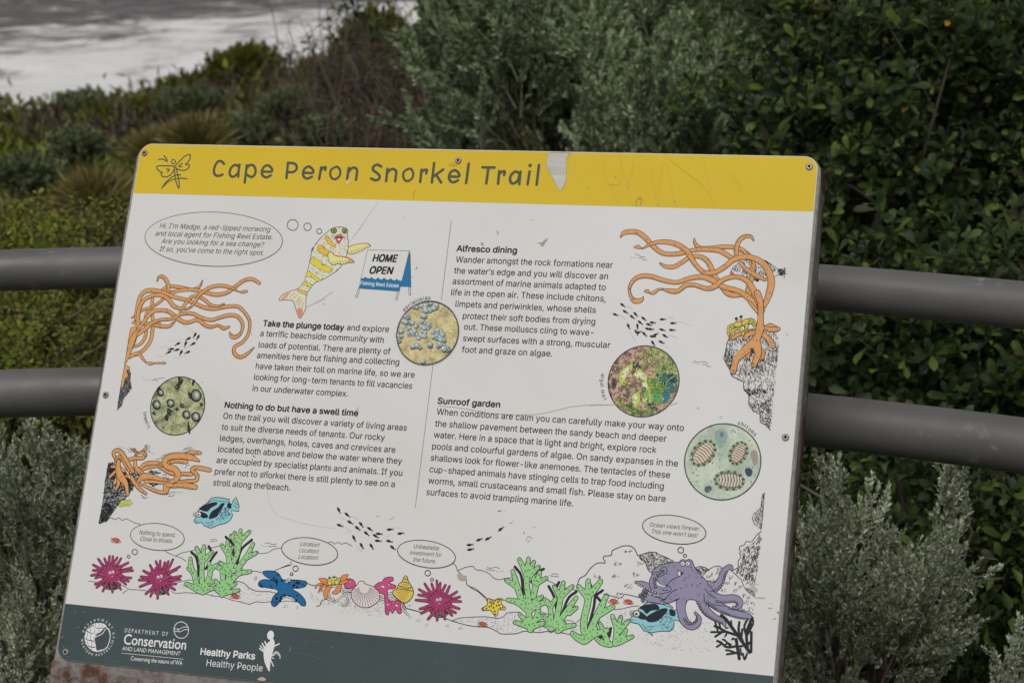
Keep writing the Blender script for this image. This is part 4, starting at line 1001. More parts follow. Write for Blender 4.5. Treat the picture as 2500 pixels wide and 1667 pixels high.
A.crop(600, 1230); trail((1040, 120), (1095, 145), 6); trail((935, 125), (968, 150), 4); trail((975, 225), (1030, 275), 7, 0); trail((1080, 400), (1135, 465), 8); trail((1350, 330), (1410, 308), 6, -4); trail((1465, 230), (1520, 240), 5, -3)
A.crop(1440, 700); trail((370, 195), (420, 215), 6, -4); trail((300, 285), (345, 315), 6, -4); trail((765, 300), (825, 312), 7, -4); trail((870, 340), (975, 380), 10, -8); trail((780, 478), (850, 502), 8, -5); trail((395, 450), (440, 520), 8, 4); trail((700, 570), (790, 600), 5, -4)
A.done()['kind'] = 'stuff'

# shoals of tiny fish
def shoal(label, crop, L, fs):
    A = Art('fish_shoal', label).crop(*crop)
    for x, y, a in fs: A.fish(x, y, a, L)
    A.done()['kind'] = 'stuff'
shoal('eleven tiny black fish under the upper left kelp', (250, 640), 64, [(735, 798, 150), (670, 848, 172), (648, 880, 150), (725, 857, 160), (768, 882, 118), (832, 880, 155), (812, 798, 110), (838, 748, 150), (885, 798, 148), (903, 712, 118), (933, 735, 118)])
shoal('shoal of tiny black fish below the right text column', (1440, 700), 66, [(322, 180, 35), (348, 245, 30), (252, 272, 20), (448, 270, 48), (415, 295, 38), (528, 312, 38), (493, 350, 40), (378, 385, 65), (466, 388, 85), (578, 370, 20), (614, 350, 6), (712, 318, 0), (815, 355, -3), (570, 412, 15), (596, 414, 8), (708, 420, 18), (803, 422, 2), (455, 445, 60), (478, 445, -15), (535, 463, 48), (615, 485, 8), (642, 467, -28), (735, 480, 32), (618, 550, 55), (700, 540, 22)])
shoal('shoal of tiny black fish above the middle of the reef', (600, 1230), 72, [(910, 60, 62), (992, 105, 40), (1020, 178, 30), (920, 208, 20), (1128, 200, 52), (1093, 235, 38), (1213, 243, 35), (1180, 287, 40), (1058, 333, 65), (1303, 290, 5), (1270, 312, 32), (1410, 247, -4), (1513, 286, -8), (1293, 358, 5), (1402, 362, 15), (1133, 407, 60), (1230, 413, 58), (1436, 425, 38)])
shoal('five tiny black fish to the right of the middle shoal', (1040, 1230), 74, [(430, 397, -5), (520, 347, -22), (608, 335, -28), (435, 442, -12), (732, 243, -40)])

# cartoon fish with the board
A = Art('morwong_cartoon', 'cartoon fish with yellow stripes and red lips').crop(300, 340)
YS = (222, 198, 72); YO = (220, 176, 70); FW = (206, 206, 190)
A.shape([(1960, 955), (1920, 970), (1890, 1045), (1848, 1065), (1834, 1165), (1850, 1130), (1900, 1030)], (190, 165, 150), 6, False); A.hatch([(1955, 955), (1890, 1045), (1848, 1065), (1836, 1160), (1870, 1060)], 30, 26, 60, 5)
A.shape([(2200, 1055), (2290, 1024), (2380, 1016), (2420, 1042), (2372, 1066), (2310, 1098), (2230, 1124), (2195, 1098)], (214, 206, 140), 6); A.line([(2200, 1052), (2290, 1024), (2380, 1018), (2415, 1038)], 8, (186, 84, 70))
for q in range(7): A.line([(2240+q*24, 1118-q*11), (2230+q*24, 1090-q*8)], 4)
body = [(2000, 905), (2035, 878), (2110, 856), (2180, 880), (2196, 960), (2202, 1050), (2182, 1145), (2140, 1228), (2080, 1292), (1960, 1366), (1880, 1400), (1835, 1450), (1802, 1500), (1788, 1560), (1787, 1640), (1765, 1700), (1728, 1748), (1700, 1690), (1672, 1600), (1650, 1575), (1590, 1568), (1525, 1572), (1560, 1520), (1640, 1482), (1712, 1458), (1765, 1400), (1800, 1300), (1826, 1190), (1850, 1090), (1900, 1000), (1955, 940)]
A.shape(body, FW, 6)
for P, c in (([(1985, 935), (2015, 965), (2050, 1010), (2082, 1055), (2055, 1052), (2010, 1022), (1975, 970)], YO), ([(1925, 1030), (1985, 1072), (2012, 1092), (2002, 1145), (1950, 1122), (1896, 1075)], YO), ([(1860, 1145), (1920, 1195), (1990, 1235), (2048, 1265), (2030, 1300), (1970, 1292), (1890, 1250), (1832, 1202)], YS),
             ([(1810, 1288), (1860, 1318), (1930, 1372), (1900, 1387), (1850, 1355), (1790, 1335)], YS), ([(1770, 1388), (1812, 1402), (1848, 1422), (1836, 1445), (1790, 1432), (1758, 1412)], YS), ([(1715, 1462), (1760, 1478), (1802, 1492), (1790, 1520), (1740, 1502), (1703, 1482)], YO)): A.shape(P, c, 4, True, (120, 96, 50))
A.poly([(1540, 1568), (1580, 1520), (1620, 1500), (1600, 1550)], (214, 150, 120), True); A.poly([(1700, 1660), (1730, 1740), (1760, 1690), (1740, 1650)], (206, 130, 110), True)
for P in ([(1590, 1530), (1640, 1500)], [(1630, 1545), (1680, 1500)], [(1660, 1560), (1705, 1520)], [(1690, 1590), (1730, 1540)], [(1720, 1640), (1745, 1560)], [(1745, 1670), (1765, 1590)], [(1700, 1620), (1725, 1570)]): A.line(P, 8, (196, 150, 80))
A.dots(A.inside(body[:14]+[(1760, 1480)]+body[25:], 150, 2), 5.5, (150, 120, 80)); A.dots(A.inside(body[:14]+[(1760, 1480)]+body[25:], 70, 3), 4, (90, 80, 66))
A.shape([(2035, 1100), (2085, 1140), (2170, 1150), (2225, 1168), (2260, 1202), (2200, 1206), (2150, 1222), (2100, 1215), (2060, 1230), (2020, 1205), (2003, 1150), (2010, 1110)], (218, 210, 140), 6); A.line([(2040, 1105), (2080, 1138), (2160, 1150), (2225, 1170)], 10, (190, 80, 66)); A.poly([(2210, 1165), (2258, 1200), (2200, 1200)], (214, 150, 90), True)
for q in range(6): A.line([(2050+q*27, 1228-q*4), (2042+q*25, 1198-q*4)], 4, (120, 60, 50))
for x in (2062, 2168): A.circ((x, 893), 25, 8, K, (150, 156, 60)); A.dots([(x, 893)], 12, K, 10); A.dots([(x-3, 888)], 4, (200, 200, 190))
A.shape([(2068, 958), (2095, 932), (2110, 940), (2125, 930), (2158, 958), (2135, 982), (2120, 1012), (2092, 1014), (2085, 985)], (206, 92, 86), 5, False); A.poly([(2080, 958), (2145, 958), (2112, 978)], K, True); A.poly([(2095, 970), (2128, 972), (2112, 990)], (220, 214, 210), True)
A.line([(2040, 935), (2060, 950), (2072, 958)], 4); A.line([(2180, 945), (2160, 958)], 4); A.done()
# drawn sandwich board
BB = (36, 110, 156)
A = Art('home_open_board', 'drawn blue and white board reading HOME OPEN Fishing Reel Estate').crop(860, 340)
for P in ([(66, 1460), (42, 1540)], [(450, 1488), (432, 1562)], [(560, 1445), (563, 1515)]): A.tube(P, 12, WH, 5)
A.shape([(558, 1090), (566, 1130), (572, 1445), (470, 1438)], BB, 6, False); A.shape([(150, 1082), (558, 1090), (460, 1485), (65, 1455)], (203, 203, 200), 6, False)
wv = [(82, 1362)]
for i in range(6): x = 82+i*66; y = 1362+i*4; wv += [(x+14, y-1), (x+33, y-2), (x+50, y-15) if i < 6 else (x+50, y)]
A.poly([(82, 1362), (108, 1362), (127, 1346), (145, 1358), (170, 1362), (188, 1348), (207, 1365), (232, 1370), (250, 1352), (268, 1368), (292, 1372), (312, 1354), (332, 1372), (355, 1376), (374, 1358), (392, 1376), (415, 1382), (434, 1366), (450, 1380), (484, 1386), (460, 1485), (65, 1455)], BB)
A.line([(82, 1362), (108, 1362), (127, 1346), (145, 1358), (170, 1362), (188, 1348), (207, 1365), (232, 1370), (250, 1352), (268, 1368), (292, 1372), (312, 1354), (332, 1372), (355, 1376), (374, 1358), (392, 1376), (415, 1382), (434, 1366), (450, 1380), (484, 1386)], 4, K, False)
A.text('HOME', (198, 1194), (440, 1200), 70, (34, 34, 34), 0.034, True); A.text('OPEN', (170, 1312), (398, 1318), 70, (34, 34, 34), 0.034, True); A.text('Fishing Reel Estate', (76, 1421), (452, 1448), 36, (222, 226, 228), 0.012); A.done()

# ---- kelp, upper left
RK = (92, 92, 98)
def rockfill(A, P, n, seed=1, c=K, L=34, w=9, ang=70):
    A.hatch(P, n, L, ang, w, c, seed)
A = Art('left_kelp', 'orange kelp at the left edge of the panel').crop(250, 640)
rk = [(178, 1230), (200, 1100), (222, 1030), (262, 1048), (276, 1090), (270, 1150), (283, 1230), (240, 1290), (205, 1330), (188, 1400), (145, 1448), (160, 1330)]
A.shape(rk, RK, 6, False); rockfill(A, rk, 120, 3, (40, 40, 44), 26, 8); rockfill(A, rk, 60, 9, (150, 150, 150), 20, 4)
A.tube([(490, 360), (480, 450), (492, 550), (490, 650), (468, 770), (400, 860), (340, 895), (285, 905)], [30, 30, 30, 34, 36, 34, 34, 20], OR, 5, spots=8)
A.tube([(300, 832), (380, 790), (425, 700), (418, 560), (440, 470)], [16, 28, 30, 28, 20], OR, 5, spots=4)
A.tube([(300, 590), (400, 595), (480, 600), (560, 600)], [20, 24, 24, 20], OR, 5); A.tube([(285, 545), (380, 475), (480, 440), (560, 390), (620, 330), (680, 290)], [6, 22, 22, 26, 26, 24], OR, 5, spots=4)
A.tube([(570, 280), (640, 240), (720, 240), (800, 256), (880, 268), (950, 238), (978, 180)], [22, 28, 30, 32, 26, 20, 5], OR, 5, spots=10)
A.tube([(640, 330), (720, 285), (850, 268), (950, 282), (1050, 308), (1130, 318), (1220, 296), (1300, 238), (1380, 182), (1460, 166), (1535, 205)], [26, 28, 30, 32, 34, 36, 34, 34, 34, 32, 26], OR, 5, spots=14)
A.tube([(535, 188), (550, 150), (585, 142), (625, 180), (646, 250), (628, 315)], [4, 22, 32, 36, 34, 30], OR, 5, spots=6)
A.tube([(322, 560), (342, 440), (372, 335), (430, 282), (520, 280), (600, 300), (700, 340), (820, 370), (900, 402), (980, 438), (1080, 455), (1180, 440), (1290, 430), (1350, 450), (1418, 530), (1440, 600), (1425, 700), (1370, 780), (1300, 820), (1283, 870), (1310, 912), (1360, 925), (1420, 890), (1480, 835)],
       [24, 34, 40, 40, 40, 36, 34, 32, 34, 34, 36, 34, 30, 28, 28, 26, 26, 28, 30, 32, 34, 32, 26, 6], OR, 5, spots=22)
A.tube([(760, 480), (815, 400), (870, 342), (930, 330), (1000, 370), (1060, 418), (1130, 430), (1188, 408)], [22, 28, 30, 30, 30, 26, 20, 12], OR, 5, spots=8)
A.tube([(300, 800), (345, 640), (352, 500), (395, 385), (470, 335), (560, 322), (640, 360), (700, 430), (780, 455), (850, 448), (900, 395), (960, 310), (1050, 250), (1150, 230), (1250, 248), (1330, 288)], [34, 38, 38, 36, 34, 34, 36, 36, 26, 16, 26, 34, 34, 30, 28, 5], OR, 5, spots=16)
A.tube([(1338, 290), (1365, 292), (1390, 288), (1412, 285)], [3, 18, 24, 14], OR, 5)
A.tube([(480, 600), (530, 618), (600, 628), (660, 622), (712, 572)], [16, 30, 32, 28, 14], OR, 5, spots=8)
A.tube([(300, 730), (400, 590), (480, 490), (560, 470), (640, 480), (700, 520), (760, 568), (830, 590), (930, 565), (1000, 612), (1060, 632), (1130, 616), (1185, 645), (1240, 630)], [20, 30, 34, 34, 34, 34, 34, 34, 30, 34, 30, 22, 32, 14], OR, 5, spots=18)
A.tube([(340, 710), (420, 650), (480, 600), (560, 565), (680, 552), (780, 505), (880, 503), (960, 540), (1060, 565), (1150, 540), (1240, 518), (1320, 532), (1368, 600), (1358, 680), (1310, 728), (1262, 722), (1243, 682)], [30, 36, 32, 28, 26, 30, 32, 32, 32, 32, 32, 32, 30, 24, 34, 34, 5], OR, 5, spots=20)
A.tube([(268, 925), (320, 895), (360, 895), (395, 940), (425, 978)], [30, 30, 24, 20, 5], OR, 5); A.tube([(425, 978), (470, 990), (515, 985)], [4, 26, 4], OR, 5); A.tube([(515, 985), (545, 984), (570, 985)], [4, 14, 4], OR, 4); A.tube([(570, 985), (595, 983), (615, 985)], [4, 22, 8], OR, 4)
A.shape([(278, 640), (330, 620), (345, 690), (330, 740), (290, 850), (268, 920), (222, 1000), (270, 1025), (262, 1048), (238, 1060), (258, 1115), (222, 1150), (205, 1215), (178, 1232), (212, 1040), (245, 830), (262, 720)], OR, 5, False)
A.line([(345, 640), (300, 700), (272, 740), (255, 800)], 5); A.dots([(248, 838), (263, 838), (248, 860), (300, 700)], 5); A.line([(244, 1050), (250, 1110), (215, 1140)], 5); A.done()

# ---- kelp, upper right
A = Art('right_kelp', 'orange kelp on a hatched rock at the right of the panel').crop(1440, 700)
rk = [(1700, 420), (1848, 440), (1840, 560), (1826, 760), (1812, 900), (1796, 1050), (1784, 1180), (1762, 1395), (1720, 1352), (1665, 1322), (1662, 1245), (1592, 1212), (1552, 1145), (1556, 1052), (1506, 1000), (1502, 930), (1450, 906), (1386, 870), (1370, 812), (1332, 752), (1306, 692), (1330, 660), (1336, 560), (1362, 500), (1500, 450), (1640, 450)]
A.poly(rk, WH); A.line(rk[7:24], 8, K, False, rough=2)
up = [(1336, 560), (1362, 500), (1640, 450), (1840, 430), (1828, 740), (1640, 850), (1386, 870), (1310, 690)]
rockfill(A, up, 900, 2, (60, 60, 62), 34, 5, 80); rockfill(A, [(1320, 600), (1400, 600), (1420, 860), (1320, 720)], 120, 12, (50, 50, 52), 30, 6, 70); rockfill(A, rk[2:18], 430, 4, (60, 60, 62), 50, 6, 70)
rockfill(A, [(1500, 1000), (1720, 1000), (1720, 1040), (1540, 1060)], 90, 14, (50, 50, 52), 36, 7, 60); rockfill(A, [(1560, 1150), (1770, 1100), (1760, 1230), (1640, 1230)], 110, 15, (50, 50, 52), 34, 6, 70); rockfill(A, [(1670, 1270), (1765, 1290), (1760, 1385)], 50, 16, K, 24, 6, 60)
for P in ([(1860, 0+640), (1861, 641)],): pass
# fish behind the kelp
A.crop(1440, 340)
fb = [(1372, 1300), (1400, 1250), (1450, 1215), (1520, 1185), (1600, 1172), (1680, 1172), (1740, 1200), (1800, 1240), (1850, 1285), (1905, 1252), (1898, 1358), (1850, 1320), (1800, 1345), (1700, 1360), (1560, 1350), (1440, 1335), (1380, 1330)]
A.shape(fb, WH, 6, False); A.hatch([(1480, 1200), (1560, 1180), (1560, 1345), (1470, 1340)], 90, 12, 20, 9, seed=5, jit=2); A.hatch([(1600, 1180), (1700, 1200), (1720, 1345), (1610, 1345)], 150, 13, 60, 9, seed=6, jit=2); A.hatch([(1680, 1172), (1740, 1190), (1830, 1290), (1780, 1300)], 80, 14, 30, 9, seed=7, jit=2); A.hatch([(1850, 1275), (1903, 1258), (1896, 1352), (1850, 1320)], 34, 50, 0, 9, seed=8, jit=.3)
A.hatch([(1600, 1360), (1650, 1370), (1655, 1395), (1625, 1390)], 24, 24, 0, 9, seed=9); A.eyes((1416, 1262, 22), (1445, 1268, 24)); A.shape([(1366, 1300), (1385, 1290), (1410, 1318), (1425, 1325), (1380, 1332), (1370, 1322), (1385, 1310)], (206, 92, 74), 4, False)
A.tube([(1575, 1200), (1592, 1280), (1575, 1380), (1550, 1460), (1555, 1550)], [30, 34, 36, 46, 40], OR, 5, spots=5)
A.tube([(1470, 1090), (1530, 1110), (1590, 1180), (1600, 1250)], [26, 30, 30, 26], OR, 5, spots=3)
A.tube([(1020, 972), (1030, 1020), (1080, 1062), (1180, 1064), (1300, 1052), (1420, 1058), (1490, 1080), (1535, 1130)], [5, 24, 34, 34, 36, 34, 30, 26], OR, 5, spots=10)
A.tube([(300, 958), (335, 915), (400, 903), (470, 912), (540, 962), (600, 1025), (660, 1082), (730, 1118), (830, 1122), (930, 1105), (1040, 1080), (1150, 1078), (1260, 1088), (1340, 1130), (1405, 1175)], [6, 36, 40, 42, 42, 40, 38, 36, 38, 38, 34, 36, 40, 40, 34], OR, 5, spots=18)
A.tube([(1600, 990), (1572, 952), (1515, 950), (1460, 990), (1434, 1060), (1430, 1170)], [4, 24, 32, 36, 38, 36], OR, 5, spots=6)
A.tube([(685, 1210), (740, 1243), (820, 1245), (900, 1202), (980, 1152), (1070, 1145), (1140, 1182), (1182, 1250), (1222, 1340), (1290, 1440), (1340, 1500), (1400, 1522), (1510, 1512)], [8, 26, 34, 34, 32, 34, 40, 42, 40, 40, 42, 42, 40], OR, 5, spots=14)
A.tube([(1470, 1210), (1540, 1280), (1620, 1330), (1710, 1372)], [30, 34, 34, 22], OR, 5, spots=5)
A.tube([(438, 1055), (470, 1052), (505, 1066)], [8, 28, 5], OR, 5)
A.tube([(510, 1068), (620, 1016), (740, 1003), (850, 1028), (940, 1085), (990, 1160), (1045, 1240), (1120, 1300), (1220, 1300), (1320, 1245), (1400, 1180), (1500, 1150), (1600, 1162), (1700, 1222), (1752, 1310), (1772, 1400), (1755, 1490), (1725, 1580), (1690, 1650)], [6, 28, 38, 42, 44, 42, 36, 38, 40, 42, 46, 46, 46, 50, 56, 60, 56, 44, 30], OR, 5, spots=26)
A.tube([(522, 1542), (500, 1572), (440, 1578), (400, 1530), (388, 1450), (430, 1375), (500, 1338), (600, 1340), (720, 1378), (850, 1398), (980, 1358), (1100, 1345), (1200, 1380), (1300, 1440), (1420, 1472), (1500, 1510), (1590, 1590), (1650, 1680)], [5, 34, 42, 22, 22, 34, 38, 38, 36, 34, 40, 44, 48, 44, 40, 46, 50, 46], OR, 5, spots=18)
A.tube([(540, 1484), (565, 1484), (585, 1500)], [12, 26, 5], OR, 5); A.tube([(585, 1502), (620, 1500), (670, 1468), (720, 1464)], [4, 26, 16, 8], OR, 5)
A.tube([(715, 1466), (790, 1482), (860, 1482), (940, 1428), (1030, 1425), (1140, 1458), (1220, 1438), (1290, 1380), (1380, 1348), (1470, 1350), (1550, 1400), (1610, 1500), (1650, 1590), (1685, 1670)], [8, 38, 36, 34, 34, 36, 46, 38, 36, 36, 44, 54, 50, 44], OR, 5, spots=18)
A.crop(1440, 700)
A.tube([(1560, 150), (1610, 210), (1648, 262)], [20, 24, 16], OR, 5)
A.tube([(1635, 60), (1660, 130), (1668, 200), (1668, 300), (1665, 390)], [50, 50, 44, 46, 60], OR, 6, spots=6)
for P, w_ in (([(1720, 395), (1760, 380), (1800, 395), (1840, 415)], [26, 34, 30, 24]), ([(1690, 395), (1740, 415), (1800, 420), (1838, 412)], [30, 36, 40, 34]), ([(1690, 460), (1750, 520), (1786, 572)], [40, 44, 54]), ([(1640, 430), (1500, 448), (1385, 495)], [44, 30, 44]), ([(1620, 445), (1550, 460), (1512, 508)], [40, 40, 36]),
              ([(1560, 600), (1545, 650), (1540, 700)], [50, 40, 28]), ([(1665, 620), (1690, 650), (1680, 705)], [40, 34, 30]), ([(1640, 560), (1640, 660), (1605, 760)], [60, 56, 42]), ([(1665, 400), (1640, 480), (1590, 560), (1500, 640), (1430, 715), (1400, 820)], [70, 60, 80, 66, 50, 52])):
    A.tube(P, w_, OR, 6, spots=3)
A.tube([(1662, 395), (1645, 470), (1620, 540), (1640, 620)], [62, 58, 70, 60], OR, 0, spots=5); A.tube([(1664, 300), (1664, 400)], 46, OR, 0); A.tube([(1420, 700), (1500, 630), (1580, 560)], [44, 56, 60], OR, 0, spots=3)
A.ell((1590, 625), (12, 22), (-10, 8), 7, K, (60, 60, 62)); A.ell((1788, 562), (8, 16), (-8, 5), 5, K, WH)
for q in ((1403, 820), (1540, 700), (1682, 708), (1598, 752), (1378, 495), (1505, 512)): A.ell(q, (5, 7), (-5, 4), 4, K, (150, 100, 60))
# yellow crab on the rock
YC = (204, 182, 74)
for P in ([(1400, 370), (1360, 390), (1352, 440), (1360, 470)], [(1420, 380), (1375, 410), (1370, 450)], [(1450, 400), (1410, 430), (1400, 475)], [(1450, 400), (1480, 430), (1500, 470)], [(1530, 350), (1560, 320), (1600, 330), (1620, 370)], [(1540, 340), (1580, 330), (1605, 380)], [(1530, 360), (1520, 400), (1530, 430)], [(1540, 370), (1550, 350), (1590, 355)]): A.tube(P, 14, YC, 5)
A.ell((1450, 368), (42, -8), (6, 26), 6, K, YC); A.ell((1520, 348), (36, -18), (8, 26), 6, K, YC); A.tube([(1445, 345), (1432, 318)], 10, YC, 4); A.tube([(1476, 335), (1478, 300)], 10, YC, 4); A.dots([(1432, 312), (1478, 293)], 14, K, 10); A.ell((1498, 458), (14, -6), (5, 20), 5, K, YC); A.ell((1532, 385), (16, 8), (-6, 26), 5, K, YC); A.done()

# ---- lower left kelp and rock
A = Art('kelp_on_rock', 'orange kelp on a black rock at the lower left').crop(180, 1000)
rk = [(340, 515), (400, 520), (480, 590), (560, 650), (600, 720), (560, 790), (500, 870), (430, 930), (380, 1000), (320, 1090), (245, 1108), (270, 990), (290, 880), (310, 700)]
A.shape(rk, (150, 150, 150), 8, False); rockfill(A, rk, 750, 7, (42, 42, 46), 36, 8, -35); rockfill(A, [(340, 515), (560, 650), (600, 730), (560, 790), (520, 780), (340, 640)], 240, 8, (42, 42, 46), 40, 11, 50); rockfill(A, [(300, 900), (400, 940), (330, 1080), (250, 1105)], 150, 9, (42, 42, 46), 30, 10, 60)
A.shape([(430, 940), (470, 880), (500, 885), (560, 875), (550, 895), (578, 915), (560, 925), (540, 938), (500, 935), (460, 948)], (196, 198, 96), 5, False); A.line([(450, 925), (490, 905), (540, 905)], 4); A.line([(460, 938), (500, 920), (545, 922)], 4)
A.poly([(520, 620), (700, 590), (800, 585), (900, 620), (935, 670), (860, 740), (740, 750), (640, 700)], WH, True); A.hatch([(540, 620), (640, 620), (640, 690), (560, 690)], 90, 22, 60, 8, seed=2); A.hatch([(720, 600), (780, 590), (860, 620), (760, 640)], 50, 22, 0, 8, seed=3); A.hatch([(740, 720), (850, 715), (780, 750)], 50, 24, -20, 8, seed=4); A.circ((888, 644), 17, 5, K, WH); A.dots([(893, 636)], 6); A.poly([(900, 665), (925, 660), (935, 680), (905, 678)], (200, 80, 60), True)
for P, w_ in (([(620, 415), (590, 395), (562, 385)], [8, 28, 8]), ([(600, 500), (612, 430), (660, 415), (705, 375), (703, 347)], [26, 18, 20, 24, 4]), ([(430, 480), (520, 490), (600, 472), (670, 470), (702, 440), (670, 415), (625, 425)], [28, 30, 32, 34, 26, 24, 10]), ([(412, 520), (420, 470), (470, 470), (520, 560), (560, 620)], [24, 28, 30, 30, 24]),
              ([(1080, 430), (1130, 418), (1190, 418), (1238, 422)], [20, 34, 34, 24]), ([(840, 560), (900, 590), (960, 620), (1060, 625), (1148, 628)], [28, 36, 36, 32, 34]), ([(560, 610), (680, 570), (780, 545), (880, 540)], [30, 44, 44, 30]), ([(640, 580), (700, 530), (800, 520), (860, 530)], [20, 36, 38, 24]),
              ([(600, 500), (605, 560), (650, 610), (690, 640)], [26, 36, 42, 30]), ([(1328, 588), (1250, 572), (1180, 565), (1155, 590), (1205, 640), (1190, 690), (1100, 695), (1000, 705)], [34, 36, 34, 30, 36, 34, 26, 20]), ([(930, 515), (1000, 500), (1100, 508)], [24, 32, 34]),
              ([(1225, 500), (1150, 465), (1050, 448), (950, 455), (890, 495), (905, 550), (985, 580), (1020, 640), (975, 695), (880, 705), (780, 700), (700, 700)], [12, 50, 56, 56, 56, 50, 56, 58, 40, 36, 30, 26]), ([(950, 745), (1050, 735), (1120, 742), (1190, 755)], [30, 44, 50, 40]), ([(650, 720), (760, 775), (850, 805), (905, 795), (905, 745), (960, 735)], [14, 26, 30, 46, 56, 30]),
              ([(620, 705), (680, 655), (760, 655), (850, 680), (930, 690)], [18, 60, 46, 30, 14]), ([(510, 645), (560, 660), (600, 720), (650, 775), (705, 818)], [16, 36, 34, 30, 20]), ([(580, 605), (520, 500), (470, 420), (425, 395), (390, 420), (405, 470), (440, 510)], [26, 34, 38, 34, 30, 22, 20])):
    A.tube(P, w_, OR, 6, spots=7)
for P, w_ in (([(430, 560), (370, 555)], [24, 20]), ([(430, 580), (400, 610), (355, 655)], [30, 24, 24]), ([(440, 640), (415, 690), (400, 715)], [40, 34, 28]), ([(440, 660), (440, 720), (415, 775)], [40, 30, 22]), ([(480, 680), (480, 735)], [30, 20]), ([(440, 560), (500, 600)], [30, 20]), ([(440, 500), (435, 580), (460, 650), (510, 720), (530, 825)], [30, 50, 70, 44, 24])): A.tube(P, w_, OR, 6)
A.tube([(438, 520), (435, 580), (455, 640), (480, 680)], [26, 46, 62, 40], OR, 0, spots=3); A.done()

# ---- blue fish
def bluefish(name, label, crop, body, patches, eyes, tail=None, fin=None):
    A = Art(name, label).crop(*crop); A.shape(body, BL, 8, False)
    A.hatch(patches['speck'], 80, 18, -45, 7, K, 3, .4)
    for P in patches['blk']: A.poly(P, (36, 40, 48), True)
    for P in patches['line']: A.line(P, 5)
    A.eyes(*eyes); return A.done()
bluefish('blue_fish', 'blue and black fish in the left half', (180, 1000), [(1172, 1080), (1195, 1048), (1180, 1040), (1205, 1005), (1230, 960), (1300, 912), (1345, 862), (1380, 855), (1440, 857), (1520, 875), (1522, 905), (1540, 925), (1560, 880), (1585, 852), (1600, 890), (1615, 940), (1612, 992), (1540, 982), (1552, 1030), (1530, 1075), (1490, 1105), (1420, 1122), (1340, 1155), (1275, 1132), (1250, 1100), (1190, 1106)],
         dict(blk=[[(1230, 962), (1300, 920), (1385, 900), (1402, 922), (1340, 958), (1305, 992), (1250, 982)], [(1320, 1050), (1345, 995), (1410, 950), (1440, 915), (1475, 915), (1425, 1000), (1395, 1045), (1330, 1065)], [(1235, 995), (1300, 1018), (1308, 1052), (1250, 1052)], [(1505, 910), (1538, 920), (1535, 965), (1500, 948)]],
              line=[[(1310, 912), (1350, 885), (1440, 892), (1520, 900)], [(1290, 1100), (1330, 1105), (1360, 1085), (1350, 1125), (1310, 1125)], [(1190, 1085), (1210, 1090)], [(1560, 930), (1600, 960)], [(1570, 900), (1600, 930)]], speck=[(1440, 960), (1510, 950), (1530, 1030), (1430, 1090), (1390, 1080)]), [(1184, 1022, 18), (1220, 1021, 26)])
bluefish('blue_fish', 'blue and black fish in front of the octopus', (1400, 1240), [(550, 1085), (575, 1052), (620, 1045), (640, 975), (680, 950), (720, 912), (790, 893), (900, 918), (970, 965), (975, 1000), (1010, 985), (1060, 960), (1068, 1115), (1030, 1100), (980, 1090), (985, 1130), (970, 1185), (930, 1200), (850, 1200), (760, 1215), (690, 1198), (640, 1130), (560, 1112)],
         dict(blk=[[(640, 972), (700, 940), (800, 935), (838, 965), (830, 990), (760, 1000), (715, 1030), (680, 995)], [(712, 1060), (800, 1005), (880, 975), (922, 990), (880, 1050), (820, 1100), (760, 1112), (715, 1100)], [(620, 1045), (645, 1005), (710, 1050), (706, 1085), (650, 1080)], [(938, 985), (992, 1000), (992, 1052), (945, 1042)]],
              line=[[(700, 925), (760, 915), (860, 935), (960, 975)], [(672, 1130), (700, 1160), (770, 1150), (740, 1190), (690, 1170)], [(560, 1090), (585, 1095)], [(1015, 1000), (1058, 990)], [(1015, 1060), (1058, 1070)], [(730, 1212), (775, 1245), (760, 1222)]], speck=[(860, 1060), (930, 1000), (980, 1110), (960, 1180), (780, 1160)]), [(575, 1025, 24), (618, 1029, 32)])

# ---- sea anemones
def anemone(label, crop, c, tips, face):
    A = Art('sea_anemone', label).crop(*crop); cx, cy = c
    rr = random.Random(cx)
    st_ = [(cx-90, cy+95), (cx-40, cy+75), (cx+60, cy+80), (cx+95, cy+100), (cx+55, cy+150), (cx-40, cy+150)]
    A.shape(st_, (140, 140, 140), 6); A.hatch(st_, 130, 24, 20, 8, K, 3, 1.5)
    for x, y in tips:
        mx, my = cx+(x-cx)*0.55+rr.uniform(-12, 12), cy+(y-cy)*0.55+rr.uniform(-12, 12); A.tube([(cx, cy), (mx, my), (x, y)], [46, 26, 15], MG, 5); A.disc_uv(A.p((x, y)), A.L(13), K, 10); A.up(); A.disc_uv(A.p((x, y)), A.L(9), MG, 10); A.up()
    n = 15
    for i in range(n):
        t = 2*math.pi*i/n+0.2; r_ = 105+rr.uniform(-14, 20); x, y = cx+r_*math.cos(t), cy+r_*0.92*math.sin(t)
        A.tube([(cx+20*math.cos(t), cy+20*math.sin(t)), (cx+r_*.55*math.cos(t), cy+r_*.5*math.sin(t)), (x, y)], [38, 44, 12], MG, 5)
    A.disc_uv(A.p(c), A.L(52), MG, 20); A.up()
    A.eyes((face[0], face[1], 17), (face[0]+28, face[1]-8, 17), pr=0.35); A.poly([(face[0]+5, face[1]+28), (face[0]+40, face[1]+30), (face[0]+22, face[1]+46)], K, True); A.poly([(face[0]+12, face[1]+32), (face[0]+32, face[1]+33), (face[0]+22, face[1]+40)], WH, True); A.done()
anemone('leftmost purple anemone with a face', (120, 1275), (605, 500), [(480, 355), (540, 350), (590, 328), (622, 330), (665, 342), (702, 350), (772, 392), (805, 440), (818, 468), (802, 540), (777, 572), (750, 602), (700, 650), (620, 678), (525, 668), (465, 632), (450, 602), (412, 515), (430, 465), (432, 412), (455, 540)], (597, 490))
